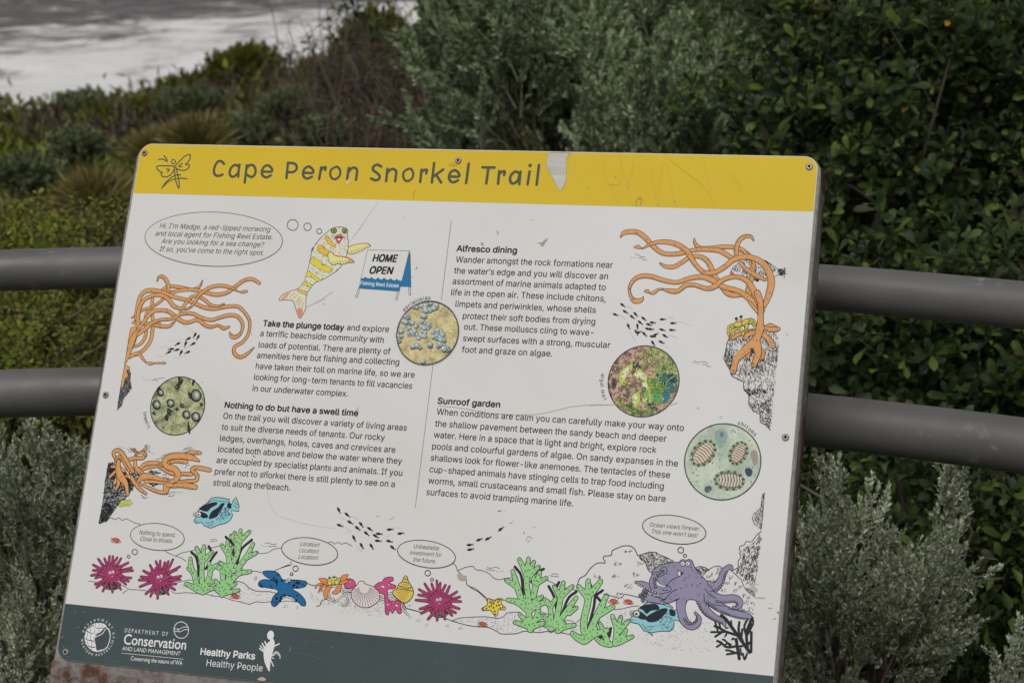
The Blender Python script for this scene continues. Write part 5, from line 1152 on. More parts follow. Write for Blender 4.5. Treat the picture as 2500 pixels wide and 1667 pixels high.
anemone('second purple anemone from the left', (120, 1275), (1078, 548), [(985, 415), (1042, 378), (1085, 372), (1130, 388), (1165, 378), (1210, 360), (1275, 430), (1245, 460), (1288, 522), (1240, 600), (1228, 655), (1165, 700), (1060, 740), (990, 720), (945, 695), (888, 625), (878, 560), (898, 527), (922, 470), (1280, 555)], (1068, 532))
anemone('purple anemone in the middle of the reef', (600, 1230), (1888, 950), [(1692, 832), (1748, 778), (1815, 778), (1865, 748), (1900, 770), (1950, 790), (1990, 802), (2062, 855), (2090, 905), (2100, 950), (2085, 1020), (2050, 1060), (2015, 1085), (1945, 1120), (1870, 1132), (1780, 1122), (1715, 1065), (1702, 1022), (1662, 935), (1688, 885)], (1872, 935))

# ---- green corals
def coral(label, crop, black, arms, w=46):
    A = Art('green_coral', label).crop(*crop)
    for P in black: A.line(P, 26, BLK, True)
    for P in arms: A.tube(P, [w*1.05]+[w]*(len(P)-2)+[w*0.66], GR, 7, spots=0)
    # joints are open inside: repaint the fills without outline
    for P in arms: A.tube(P, [w*1.05]+[w]*(len(P)-2)+[w*0.66], GR, 0)
    rr = random.Random(len(label))
    for P in arms:
        Q = crom([np.array(q, float) for q in P], 4) if len(P) > 2 else [np.array(P[0], float)*(1-k/5)+np.array(P[1], float)*k/5 for k in range(6)]
        for q in Q[1::2]: A.circ((q[0]+rr.uniform(-8, 8), q[1]+rr.uniform(-6, 6)), 6, 3.2, (40, 70, 44))
    A.done()
coral('green coral just right of the two purple anemones', (120, 1275), [[(1465, 520), (1440, 350), (1390, 290)], [(1530, 450), (1590, 350), (1635, 290)], [(1590, 290), (1558, 232)], [(1480, 310), (1500, 265)]],
      [[(1500, 640), (1490, 500), (1500, 360), (1513, 232)], [(1495, 380), (1440, 248)], [(1505, 370), (1590, 290)], [(1455, 650), (1420, 520), (1385, 430), (1380, 352)], [(1425, 500), (1360, 445)], [(1530, 620), (1572, 500), (1562, 395)], [(1572, 460), (1640, 410)], [(1470, 670), (1400, 625), (1335, 600)], [(1520, 660), (1470, 625), (1430, 590)], [(1510, 640), (1560, 590), (1610, 575)], [(1500, 680), (1560, 650), (1610, 640)]], 44)
coral('tall green coral with three fingers left of the blue starfish', (120, 1275), [[(1835, 400), (1880, 260), (1980, 168)], [(1800, 320), (1790, 210), (1725, 140)]],
      [[(1690, 705), (1745, 560), (1780, 430), (1840, 300), (1855, 180), (1870, 78)], [(1845, 200), (1810, 130), (1812, 100)], [(1855, 190), (1955, 90)], [(1835, 210), (1778, 128)], [(1765, 430), (1750, 300), (1742, 185)], [(1750, 310), (1685, 222)], [(1755, 300), (1790, 240)], [(1850, 440), (1930, 330), (1992, 210)], [(1930, 340), (2025, 295)], [(1760, 480), (1870, 450)], [(1770, 580), (1850, 500), (1965, 478)], [(1760, 450), (1670, 392)], [(1695, 600), (1690, 470), (1622, 420)], [(1680, 660), (1625, 565)], [(1700, 670), (1820, 595)], [(1700, 690), (1850, 662)], [(1680, 680), (1605, 632)], [(1760, 500), (1720, 470), (1670, 445)]], 44)
coral('tall green coral right of the yellow starfish', (1040, 1230), [[(950, 880), (930, 700), (868, 612)], [(1030, 760), (1060, 680), (1150, 632)]],
      [[(1020, 1225), (1005, 1060), (1005, 950), (985, 800), (985, 680), (1000, 535)], [(980, 680), (912, 540)], [(1010, 670), (1052, 565)], [(1020, 690), (1100, 612)], [(930, 920), (890, 800), (848, 655)], [(885, 800), (785, 742)], [(1050, 900), (1080, 770), (1112, 665)], [(1080, 770), (1175, 722)], [(1070, 800), (1045, 710)], [(1000, 960), (910, 925)], [(1000, 1040), (900, 960), (800, 935)], [(1020, 980), (1130, 905)], [(1010, 1040), (1090, 985), (1190, 950)], [(1020, 1190), (920, 1080)], [(1000, 1190), (870, 1152)], [(1030, 1190), (1090, 1080), (1100, 1010)], [(1080, 1120), (1150, 1090)], [(1040, 1195), (1150, 1162)]], 46)
coral('green coral between the two tall ones on the right', (1040, 1230), [[(1275, 1030), (1250, 900), (1198, 802)], [(1330, 1070), (1390, 920), (1470, 852)], [(1270, 810), (1300, 762)]],
      [[(1220, 1225), (1220, 1100), (1215, 980)], [(1215, 1000), (1268, 922)], [(1215, 1000), (1160, 930)], [(1260, 1190), (1300, 1000), (1320, 880), (1342, 765)], [(1310, 900), (1252, 805)], [(1330, 890), (1430, 802)], [(1300, 1150), (1400, 1010), (1468, 912)], [(1400, 1060), (1468, 1012)], [(1215, 1200), (1152, 1168)], [(1220, 1210), (1350, 1155)], [(1290, 1235), (1350, 1200), (1450, 1182)], [(1200, 1150), (1150, 1095)]], 44)
coral('green coral with a thick forked trunk by the little red crabs', (1040, 1230), [[(1590, 1190), (1640, 1000), (1655, 900), (1725, 842)], [(1610, 790), (1625, 870)], [(1655, 890), (1700, 940)]],
      [[(1545, 1240), (1545, 1120), (1580, 960), (1585, 850), (1585, 750)], [(1575, 900), (1490, 805)], [(1590, 890), (1640, 840), (1705, 755)], [(1610, 1220), (1700, 1030), (1762, 895)], [(1700, 1070), (1825, 1002)], [(1540, 1335), (1480, 1300), (1430, 1262)], [(1540, 1300), (1580, 1260), (1655, 1215)], [(1560, 1330), (1640, 1270), (1770, 1232)], [(1545, 1330), (1545, 1240)]], 54)
coral('low green coral in front of the second blue fish', (1040, 1230), [[(1700, 1300), (1790, 1280)], [(1790, 1290), (1805, 1210)], [(1740, 1310), (1800, 1250)]],
      [[(1850, 1350), (1862, 1220), (1820, 1092)], [(1872, 1230), (1902, 1102)], [(1885, 1240), (1975, 1142)], [(1770, 1330), (1700, 1165)], [(1850, 1360), (1920, 1290), (1952, 1232)], [(1880, 1350), (2015, 1292)], [(1800, 1370), (1720, 1350), (1665, 1312)]], 44)

# ---- blue starfish and the sea floor group
A = Art('blue_starfish', 'dark spotted blue starfish').crop(600, 1230)
sp = [(175, 655), (280, 655), (330, 690), (362, 735), (440, 738), (520, 742), (590, 757), (585, 800), (520, 820), (450, 825), (520, 868), (575, 930), (585, 985), (550, 990), (500, 945), (430, 898), (360, 905), (320, 970), (278, 1000), (250, 970), (270, 900), (312, 860), (300, 832), (210, 815), (130, 800), (135, 752), (200, 735), (300, 755), (235, 728), (180, 692)]
A.shape(sp, (30, 98, 148), 8); rr = random.Random(5)
for q in A.inside(sp, 34, 6): A.disc_uv(A.p(q), A.L(rr.uniform(6, 16)), (26, 36, 50), 9)
A.up(); A.dots(A.inside(sp, 40, 8), 4, (26, 36, 50)); A.eyes((402, 755, 17), (420, 742, 17), pr=.35); A.line([(415, 785), (430, 785), (440, 775)], 5); A.done()
A = Art('orange_crab', 'orange crab with a green shell').crop(600, 1230)
for P in ([(810, 812), (880, 800), (950, 860), (1030, 870)], [(800, 925), (880, 945), (960, 885), (1030, 872)], [(860, 870), (940, 830), (1000, 840), (1030, 850)], [(960, 870), (1000, 940), (985, 985), (950, 992)], [(810, 830), (820, 900), (860, 930)]): A.tube(P, 12, WH, 5)
A.line([(692, 998), (725, 985), (745, 940), (785, 930)], 7)
OC = (206, 130, 72)
for P, w_ in (([(790, 770), (740, 780), (700, 790), (680, 820)], [26, 20, 12, 5]), ([(800, 790), (740, 800), (712, 860)], [20, 14, 5]), ([(780, 790), (745, 810), (740, 850)], [16, 12, 5]), ([(720, 730), (760, 745), (800, 770)], [10, 44, 36]), ([(920, 760), (960, 720), (990, 695)], [40, 50, 20]), ([(930, 770), (990, 750)], [30, 20]), ([(830, 800), (785, 850), (785, 910)], [24, 46, 30]), ([(920, 800), (890, 850), (855, 865)], [30, 44, 18])): A.tube(P, w_, OC, 5)
A.ell((858, 750), (66, -8), (4, 36), 7, K, (196, 196, 92)); A.circ((820, 770), 20, 5, K, (196, 196, 92)); A.circ((890, 762), 22, 5, K, (196, 196, 92)); A.poly([(838, 765), (868, 762), (866, 785), (842, 785)], OC); A.dots([(818, 718), (863, 710)], 11, K, 8); A.dots(A.inside([(810, 730), (900, 725), (900, 745), (815, 750)], 12, 3), 4); A.done()
A = Art('scallop_shell', 'pale pink scallop shell between pink seaweed').crop(600, 1230)
for P in ([(1300, 905), (1400, 872), (1500, 882), (1545, 990)], [(1310, 940), (1420, 902), (1500, 940), (1560, 1020)], [(1310, 920), (1400, 940), (1500, 900)], [(1460, 900), (1480, 870), (1500, 890)], [(1520, 960), (1530, 1020), (1580, 1075)]): A.tube(P, 12, WH, 5)
PK = (192, 72, 124)
A.shape([(1000, 728), (1050, 740), (1076, 790), (1040, 822), (975, 815), (963, 772)], PK, 7); A.shape([(1255, 802), (1300, 765), (1330, 760), (1360, 720), (1430, 712), (1440, 745), (1400, 768), (1465, 795), (1450, 825), (1390, 830), (1385, 880), (1395, 930), (1440, 950), (1485, 935), (1515, 965), (1515, 1020), (1520, 1062), (1490, 1065), (1462, 1028), (1432, 1065), (1408, 1030), (1392, 1078), (1365, 1062), (1358, 950), (1350, 880), (1300, 862), (1262, 842)], PK, 7)
for x, y, r_ in ((1020, 760, 12), (1010, 800, 8), (1340, 805, 18), (1300, 812, 9), (1400, 788, 12), (1384, 745, 8), (1388, 980, 14), (1475, 990, 16), (1432, 1035, 8)): A.ell((x, y), (r_, r_*.4), (-r_*.3, r_*.6), 4, K, WH)
sh = [(1094, 782), (1105, 757), (1130, 750), (1158, 760), (1168, 778), (1250, 808), (1305, 865), (1300, 940), (1240, 990), (1180, 1010), (1100, 992), (1045, 935), (1030, 862), (1060, 815)]
A.shape(sh, (208, 196, 195), 7)
for i in range(17):
    t = math.radians(-12+i*12.8); x, y = 1172+136*math.cos(t), 872+128*math.sin(t) if math.sin(t) > -.3 else 850; A.line([(1150+(x-1150)*.35, 800+(y-800)*.35), (x, y)], 4.5, (70, 64, 66))
A.shape([(1560, 698), (1580, 715), (1586, 745), (1608, 785), (1630, 820), (1638, 880), (1605, 935), (1553, 963), (1490, 930), (1430, 862), (1478, 822), (1492, 785), (1525, 757), (1542, 722)], (204, 176, 84), 7)
for P in ([(1540, 725), (1585, 740)], [(1525, 757), (1600, 768)], [(1490, 795), (1560, 820), (1625, 810)], [(1478, 822), (1540, 830), (1635, 850)]): A.line(P, 6)
for k in range(6): A.dots([(1475+k*8+j*19, 845+k*17-j*3) for j in range(max(2, 8-k))], 4.5)
A.dots([(1540+j*12, 782) for j in range(5)]+[(1520+j*13, 800) for j in range(6)], 4); A.done()
A = Art('yellow_starfish', 'small yellow starfish with black spots').crop(1040, 1230)
sp = [(572, 908), (622, 922), (663, 955), (700, 920), (748, 918), (735, 972), (780, 1015), (770, 1032), (706, 1030), (700, 1080), (680, 1098), (652, 1062), (630, 1035), (545, 1040), (543, 1018), (600, 985), (600, 948)]
A.shape(sp, (210, 188, 70), 8, False); A.dots([(600, 932), (625, 955), (720, 935), (705, 955), (560, 1025), (590, 1018), (750, 1010), (725, 1015), (675, 1075), (672, 1045), (640, 990), (660, 970), (660, 1010), (690, 990), (620, 1000), (715, 985), (640, 965)], 9, K, 7); A.done()
# octopus
OPU = (135, 131, 156)
A = Art('octopus', 'smiling purple octopus').crop(1400, 1240)
gr = [(632, 460), (700, 440), (740, 428), (810, 430), (830, 450), (900, 475), (980, 518), (960, 540), (860, 560), (790, 590), (765, 630), (735, 615), (700, 530), (650, 490)]
A.shape(gr, (190, 190, 188), 7, False, K); A.hatch(gr, 380, 18, 30, 7, (60, 60, 62), 5, 2.5)
TT = [([(900, 905), (820, 895), (760, 885), (705, 860)], [50, 60, 60, 50]), ([(1310, 760), (1390, 765), (1440, 700), (1475, 610), (1530, 568), (1546, 598)], [90, 74, 56, 44, 30, 18]), ([(1340, 850), (1450, 885), (1570, 880), (1625, 915), (1610, 965), (1562, 968)], [80, 64, 60, 50, 32, 16]),
      ([(1300, 860), (1400, 945), (1500, 1000), (1600, 1030), (1700, 1050), (1740, 1080)], [96, 80, 64, 54, 40, 26]), ([(1240, 870), (1290, 990), (1370, 1060), (1450, 1100), (1480, 1140)], [90, 70, 54, 40, 18]), ([(1060, 870), (1050, 980), (1085, 1100), (1150, 1152), (1215, 1130), (1228, 1070), (1190, 1022)], [100, 70, 66, 56, 40, 26, 14]),
      ([(960, 840), (860, 840), (760, 790), (690, 740), (612, 722)], [90, 70, 54, 38, 16])]
for P, w_ in TT: A.tube(P, w_, OPU, 7)
hb = [(1028, 525), (1050, 505), (1078, 500), (1098, 508), (1130, 498), (1160, 515), (1178, 560), (1200, 600), (1260, 665), (1320, 725), (1372, 740), (1330, 800), (1400, 860), (1380, 900), (1290, 890), (1240, 930), (1180, 895), (1110, 900), (1080, 960), (1032, 940), (1036, 875), (940, 925), (880, 905), (940, 850), (900, 770), (820, 745), (765, 650), (800, 585), (880, 548), (960, 530)]
A.shape(hb, OPU, 7, True)
for P, w_ in TT[1:]: A.tube(P[:2], [w_[0]*.86, w_[1]*.95], OPU, 0)
A.tube([(930, 790), (850, 800), (800, 780), (775, 720), (800, 660), (850, 640), (895, 615), (888, 585), (860, 600)], [40, 56, 60, 56, 46, 36, 26, 20, 12], OPU, 7)
for x, y, r_ in ((800, 770, 15), (795, 730, 16), (793, 690, 14), (820, 655, 11), (845, 640, 8), (870, 628, 7), (885, 612, 5)): A.circ((x, y), r_, 6, K, (110, 106, 128))
A.poly([(812, 712), (840, 732), (900, 752), (885, 768), (840, 760), (815, 742)], WH, True); A.line([(905, 760), (950, 710), (1000, 680), (1035, 665), (1075, 630)], 7)
A.line([(820, 705), (860, 745), (930, 750)], 6); A.shape([(1022, 612), (1074, 630), (1040, 662), (1022, 655)], (214, 214, 210), 7, False); A.poly([(1046, 622), (1074, 630), (1044, 660)], K); A.line([(1018, 598), (1030, 615)], 6)
A.eyes((1067, 541, 24), (1117, 541, 24), pr=.3)
for P in ([(1010, 790), (960, 820), (900, 880), (850, 905)], [(1275, 830), (1280, 900), (1300, 950)], [(1285, 785), (1330, 840), (1390, 880)], [(1305, 732), (1350, 780), (1375, 810)], [(870, 800), (920, 800)], [(1036, 875), (1020, 890), (960, 915)]): A.line(P, 7)
for x, y in ((935, 558), (985, 570), (925, 630), (895, 680), (893, 714), (980, 730), (855, 780), (895, 790), (995, 842), (1080, 882), (1135, 660), (1205, 625), (1215, 755), (1225, 842), (1260, 912), (1320, 862), (1360, 828), (1360, 748), (950, 880), (1100, 755), (1208, 672)): A.ell((x, y), (9, -5), (4, 9), 4, K, (168, 166, 184))
A.dots([(1162, 605), (1098, 678), (1080, 702), (1156, 748), (1052, 780), (1240, 735), (1255, 675), (1150, 580)], 6)
# suckers along the lower edges
def suck(P, n, r0, r1):
    Q = crom([np.array(q, float) for q in P], 12); 
    for k in range(n):
        q = Q[int(k*(len(Q)-1)/max(1, n-1))]; r_ = r0+(r1-r0)*k/n; A.circ((q[0], q[1]), r_, 5, K, OPU)
suck([(1390, 805), (1430, 770), (1465, 720), (1475, 660), (1500, 620)], 11, 13, 8); suck([(1400, 910), (1480, 918), (1560, 910), (1600, 930), (1590, 955)], 11, 12, 7); suck([(1310, 915), (1400, 985), (1500, 1030), (1600, 1065), (1700, 1085)], 16, 12, 7); suck([(1215, 920), (1260, 1000), (1330, 1060), (1400, 1100), (1450, 1120)], 13, 12, 7); suck([(1085, 1080), (1120, 1120), (1165, 1122), (1200, 1090), (1205, 1050)], 9, 12, 6)
for k in range(9): A.circ((640+k*27, 745+k*12.5), 9, 5, K, (214, 214, 210))
for k in range(5): A.circ((850+k*15-60, 852), 8, 4, K, (214, 214, 210))
for x, y in ((690, 805), (680, 830), (700, 850), (672, 870), (680, 900), (715, 815), (655, 850)): A.circ((x, y), 15, 6, K, (110, 106, 128))
A.done()
A = Art('black_coral', 'branching black coral').crop(1400, 1240)
for P, w_ in (([(1720, 1405), (1640, 1290), (1560, 1180), (1490, 1085), (1445, 1045)], 30), ([(1600, 1240), (1480, 1200), (1430, 1170), (1380, 1150)], 24), ([(1345, 1208), (1440, 1208), (1480, 1205)], 20), ([(1450, 1210), (1385, 1252)], 20), ([(1410, 1200), (1385, 1110)], 18), ([(1440, 1180), (1420, 1110)], 16),
              ([(1620, 1468), (1600, 1350), (1590, 1280)], 28), ([(1600, 1345), (1500, 1355), (1440, 1310), (1405, 1295)], 22), ([(1600, 1350), (1650, 1345)], 20), ([(1590, 1410), (1500, 1425)], 20), ([(1610, 1420), (1530, 1390), (1490, 1385)], 18), ([(1700, 1360), (1690, 1220), (1720, 1130), (1745, 1075)], 26), ([(1655, 1300), (1615, 1200), (1620, 1110)], 22),
              ([(1590, 1290), (1560, 1270), (1550, 1210+70)], 18), ([(1530, 1340), (1480, 1290), (1460, 1280)], 18), ([(1738, 1210), (1735, 1400)], 24), ([(1735, 1300), (1690, 1340)], 22), ([(1655, 1418), (1672, 1475), (1695, 1418)], 18), ([(1435, 1330), (1400, 1352)], 18), ([(1545, 1160), (1540, 1100)], 18), ([(1510, 1165), (1482, 1168)], 14),
              ([(1750, 1130), (1700, 1230)], 24), ([(1680, 1220), (1670, 1150), (1700, 1080)], 20), ([(1640, 1260), (1650, 1180)], 20), ([(1480, 1250), (1510, 1205)], 16), ([(1750, 1065), (1755, 1120), (1720, 1180)], 16), ([(1500, 1320), (1470, 1340)], 16), ([(1630, 1370), (1640, 1430)], 16), ([(1540, 1330), (1500, 1310)], 16)): A.line(P, w_, BLK, True)
A.done()
A = Art('edge_rocks', 'hatched rocks down the right edge of the drawing').crop(1440, 1000)
rk = [(1708, 805), (1682, 850), (1672, 960), (1600, 1020), (1586, 1060), (1610, 1120), (1675, 1165), (1690, 1010), (1700, 880)]
A.shape(rk, (206, 206, 204), 6, False); A.hatch(rk, 110, 50, 85, 4, K, 3, .25); A.hatch([(1705, 808), (1680, 850), (1690, 860)], 12, 20, 60, 8)
A.crop(1400, 1240); A.line([(1835, 225), (1790, 262), (1742, 325), (1690, 325), (1668, 358), (1625, 375), (1625, 410), (1640, 425), (1622, 440), (1635, 470), (1610, 520), (1605, 580), (1555, 605)], 7, rough=2)
A.hatch([(1820, 250), (1835, 300), (1800, 500), (1690, 440), (1650, 400), (1760, 340)], 130, 34, -60, 6, K, 4, .4); A.hatch([(1650, 440), (1800, 480), (1800, 640), (1700, 700), (1600, 640), (1580, 600), (1640, 520)], 260, 34, -70, 6, K, 5, .35); A.hatch([(1620, 650), (1780, 660), (1770, 760), (1690, 740)], 60, 30, -65, 6, K, 6, .3); A.hatch([(1680, 780), (1780, 800), (1770, 860)], 30, 30, -65, 5, K, 7, .3); A.done()['kind'] = 'stuff'
# tiny red crabs
def rcrab(label, crop, x, y, s=1.0, f=1):
    A = Art('red_crab', label).crop(*crop); A.ell((x, y+12*s), (50*s, 6), (0, 16*s), 5, (80, 60, 56), WH); A.ell((x, y), (36*s, 4), (0, 19*s), 5, (70, 44, 40), (206, 92, 62))
    for k in range(5): A.line([(x+(-22+k*11)*s, y-14*s), (x+(-18+k*11)*s, y+8*s)], 3, (130, 50, 40))
    A.line([(x-40*s*f, y-8*s), (x-46*s*f, y-26*s)], 6, (170, 80, 60)); A.line([(x-44*s, y+20*s), (x-10*s, y+26*s), (x+40*s, y+24*s)], 7, (160, 74, 60)); A.done()
rcrab('tiny red crab at the far left above the purple anemone', (120, 1275), 652, 170); rcrab('tiny red crab under the tall green coral on the left', (120, 1275), 1818, 716, 1, -1); rcrab('tiny red crab on the sand below the yellow starfish', (1040, 1230), 555, 1168)
rcrab('left one of two red crabs beside the octopus', (1040, 1230), 1832, 945, 1, -1); rcrab('right one of two red crabs beside the octopus', (1040, 1230), 1978, 950)

# ---- round printed photographs
def round_photo(name, label, crop, c, r, m, ry=None):
    A = Art(name, label, 0.00015).crop(*crop); C = A.p(c); R = A.L(r)
    A.poly_uv([(C[0]+R*math.cos(2*math.pi*i/64), C[1]+R*math.sin(2*math.pi*i/64)) for i in range(64)], m); A.C, A.R = C, R
    return A
def flecks(A, n, cols, seed, r0=3, r1=9):
    q_ = random.Random(seed)
    for k in range(n):
        t, d = q_.random()*6.283, A.R*0.97*q_.random()**.5
        A.disc_uv((A.C[0]+d*math.cos(t), A.C[1]+d*math.sin(t)), A.L(q_.uniform(r0, r1)), cols[q_.randrange(len(cols))], 5, A.L(q_.uniform(r0, r1)), q_.random()*3)
        if k % 40 == 0: A.up()
    A.up()
def ring(A): A.rib_uv([(A.C[0]+A.R*math.cos(2*math.pi*i/64), A.C[1]+A.R*math.sin(2*math.pi*i/64)) for i in range(64)], A.L(9), K, True)
def photo_mat(name, scale, cols, rough=.65, dist=0.0, s2=None, c2=None, stretch=None):
    m = bpy.data.materials.new(name); m.use_nodes = True; ns, ls, b = nodes(m)
    n = noise_tex(ns, ls, scale, 8, rough, dist=dist, stretch=stretch); r = ramp(ns, [(p, pc(*q)) for p, q in cols]); ls.new(n.outputs[0], r.inputs[0]); c = r.outputs[0]
    if s2:
        n2 = noise_tex(ns, ls, s2, 5, .6); r2 = ramp(ns, [(.45, (0,)*3), (.58, (1,)*3)]); ls.new(n2.outputs[0], r2.inputs[0]); r3 = ramp(ns, [(p, pc(*q)) for p, q in c2]); ls.new(n.outputs[0], r3.inputs[0]); c = mix(ns, ls, r2.outputs[0], c, r3.outputs[0])
    ls.new(c, b.inputs['Base Color']); b.inputs['Roughness'].default_value = .42; return m
rr = random.Random(12)
A = round_photo('limpets_photo', 'round photo of limpets', (250, 640), (735, 1402), 292, photo_mat('limpet_rock', 110, [(.34, (70, 74, 58)), (.46, (138, 142, 104)), (.56, (168, 172, 128)), (.7, (196, 198, 160))], .7, .4))
for P in ([(740, 1120), (790, 1150), (770, 1200), (730, 1260), (710, 1215), (740, 1170)], [(885, 1150), (905, 1150), (890, 1210), (872, 1190)], [(840, 1260), (870, 1290), (880, 1340), (845, 1320)], [(610, 1500), (650, 1470), (640, 1550), (600, 1530)], [(640, 1420), (680, 1450), (660, 1500), (630, 1470)], [(850, 1680), (830, 1620), (840, 1550), (860, 1640)], [(530, 1240), (560, 1210), (570, 1250), (540, 1290)]): A.poly(P, (48, 52, 46), True)
for x, y, a, b_ in ((568, 1275, 26, 30), (530, 1392, 36, 42), (665, 1377, 34, 36), (915, 1302, 46, 56), (820, 1490, 32, 38), (912, 1510, 38, 44), (780, 1400, 14, 16), (505, 1475, 9, 9), (728, 1437, 9, 9), (968, 1390, 9, 9)):
    A.ell((x, y), (a+8, 0), (4, b_+8), 0, K, (38, 42, 44), 16); A.ell((x+2, y-3), (a-6, 0), (3, b_-8), 0, K, (120, 128, 112), 14)
    if a > 20: A.ell((x+5, y-6), (a*.42, 0), (2, b_*.5), 0, K, (176, 184, 178), 12)
flecks(A, 260, [(70, 76, 60), (120, 126, 92), (184, 188, 150), (150, 154, 116)], 3, 2, 7); ring(A); A.arc('limpets', (735, 1402), 372, 193, 222, 36, TX); A.done()
A = round_photo('periwinkles_photo', 'round photo of periwinkles', (840, 690), (819, 492), 310, photo_mat('periwinkle_rock', 90, [(.36, (150, 138, 96)), (.5, (190, 176, 124)), (.66, (206, 194, 150))], .7))
flecks(A, 260, [(150, 138, 100), (214, 204, 162), (176, 160, 110), (128, 122, 98)], 4, 2, 8)
cl = [(720, 440, 120, 100, 34, 21), (830, 235, 95, 45, 15, 24), (910, 500, 60, 55, 14, 20), (930, 580, 60, 40, 9, 22), (550, 520, 32, 55, 8, 20), (600, 360, 45, 35, 6, 22), (715, 630, 50, 24, 5, 24), (760, 330, 25, 20, 2, 24), (1000, 640, 42, 24, 3, 30), (850, 605, 30, 15, 3, 24), (775, 768, 8, 6, 1, 24), (700, 240, 20, 10, 3, 16)]
for x, y, a, b_, n, r_ in cl:
    for k in range(n):
        t = rr.random()*6.28; q = rr.random()**.5; px_, py_ = x+a*q*math.cos(t), y+b_*q*math.sin(t); r2 = r_*rr.uniform(.75, 1.15)
        A.ell((px_+3, py_+4), (r2*1.12, 0), (0, r2*1.12), 0, K, (88, 98, 96), 12); A.up(); A.ell((px_, py_), (r2, 0), (0, r2*.92), 0, K, (150+rr.randint(-12, 14), 168, 168), 12); A.ell((px_-r2*.2, py_-r2*.25), (r2*.45, 0), (0, r2*.4), 0, K, (190, 202, 200), 8)
ring(A); A.arc('periwinkles', (819, 492), 330, 143, 92, 36, TX); A.done()
mA = bpy.data.materials.new('algal_mat_print'); mA.use_nodes = True; ns, ls, b = nodes(mA)
na = noise_tex(ns, ls, 160, 6, .7); nb = noise_tex(ns, ls, 22, 4, .6, dist=1.0); nc = noise_tex(ns, ls, 40, 6, .7, stretch=(2.2, 0.5, .5))
ra = ramp(ns, [(.38, pc(56, 42, 46)), (.48, pc(126, 92, 76)), (.58, pc(186, 152, 126))]); ls.new(na.outputs[0], ra.inputs[0])
rb = ramp(ns, [(.38, pc(40, 66, 56)), (.48, pc(96, 142, 68)), (.58, pc(168, 190, 96))]); ls.new(nc.outputs[0], rb.inputs[0])
rf = ramp(ns, [(.46, (0,)*3), (.56, (1,)*3)]); ls.new(nb.outputs[0], rf.inputs[0]); ls.new(mix(ns, ls, rf.outputs[0], ra.outputs[0], rb.outputs[0]), b.inputs['Base Color']); b.inputs['Roughness'].default_value = .42
A = round_photo('algal_mat_photo', 'round photo of a green algal mat', (1440, 700), (524, 922), 332, mA)
for P, c in (([(650, 840), (760, 850), (845, 860), (846, 960), (800, 1040), (740, 1110), (690, 1120), (700, 1000), (660, 930)], (56, 108, 104)), ([(700, 1060), (760, 1050), (780, 1090), (720, 1140), (690, 1110)], (50, 116, 136)), ([(760, 870), (820, 860), (830, 930), (780, 920)], (44, 62, 66)), ([(215, 900), (250, 900), (262, 960), (220, 1000)], (62, 60, 74)), ([(560, 1150), (630, 1130), (660, 1160), (600, 1190)], (58, 48, 46)), ([(290, 1130), (420, 1170), (520, 1240), (420, 1235)], (70, 112, 52)),
             ([(330, 800), (420, 745), (410, 800), (360, 870), (340, 960), (290, 920), (295, 850)], (172, 196, 96)), ([(325, 840), (360, 790), (380, 800), (345, 880), (310, 890)], (214, 222, 186)), ([(430, 850), (490, 800), (530, 840), (570, 880), (580, 950), (560, 1000), (520, 960), (500, 900), (440, 890)], (178, 200, 84)), ([(440, 850), (490, 835), (550, 880), (540, 900), (470, 880)], (220, 226, 196)), ([(510, 940), (550, 930), (560, 975), (530, 980)], (216, 224, 180)),
             ([(420, 1060), (470, 1030), (490, 1080), (480, 1150), (430, 1160), (410, 1110)], (176, 192, 84)), ([(425, 1080), (450, 1050), (465, 1090), (440, 1140)], (222, 226, 190)), ([(560, 900), (660, 900), (700, 980), (680, 1060), (620, 1080), (580, 990)], (100, 140, 62)), ([(610, 1060), (700, 1040), (710, 1130), (650, 1120)], (86, 150, 92)), ([(520, 1090), (560, 1085), (560, 1110), (520, 1120)], (190, 200, 140)), ([(700, 940), (735, 930), (740, 970), (710, 990)], (40, 40, 40)), ([(420, 740), (470, 740), (480, 780), (430, 790)], (58, 70, 84))): A.poly(P, c, True)
for P in ([(600, 620), (540, 690), (512, 780), (512, 830)], [(640, 620), (560, 720), (520, 800)], [(660, 650), (600, 720), (560, 760)], [(740, 690), (660, 790), (600, 860)], [(790, 760), (720, 830), (690, 900)], [(770, 720), (690, 800), (640, 860)], [(560, 610), (530, 660), (470, 720)], [(840, 860), (760, 920), (720, 1020)], [(720, 960), (700, 1050), (660, 1130)], [(700, 840), (660, 920), (650, 1020)], [(420, 1180), (520, 1200), (580, 1220)], [(300, 1130), (380, 1190), (460, 1230)], [(240, 1100), (300, 1150), (380, 1210)]): A.line(P, 9, (124, 160, 70))
flecks(A, 700, [(58, 44, 44), (150, 118, 92), (96, 136, 62), (190, 200, 120), (44, 84, 76), (196, 170, 146), (60, 60, 66)], 5, 2, 10); ring(A); A.arc('algal mat', (524, 922), 405, 172, 211, 36, TX); A.done()
A = round_photo('chitons_photo', 'round photo of three chitons', (1440, 1000), (1296, 506), 345, photo_mat('chiton_rock', 45, [(.34, (146, 162, 148)), (.5, (170, 184, 166)), (.64, (186, 196, 174))], .6, .3))
for P, c in (([(1220, 220), (1290, 190), (1340, 240), (1330, 320), (1270, 380), (1230, 300)], (136, 156, 150)), ([(1270, 225), (1300, 220), (1305, 255), (1280, 268)], (100, 116, 140)), ([(1515, 580), (1560, 568), (1590, 600), (1570, 650), (1530, 640)], (60, 70, 96)), ([(1130, 750), (1180, 745), (1190, 780), (1150, 810), (1120, 790)], (84, 90, 104)), ([(1570, 430), (1610, 390), (1640, 440), (1635, 520), (1600, 540)], (150, 140, 134)), ([(1150, 200), (1215, 195), (1200, 240), (1160, 240)], (178, 172, 160))): A.poly(P, c, True)
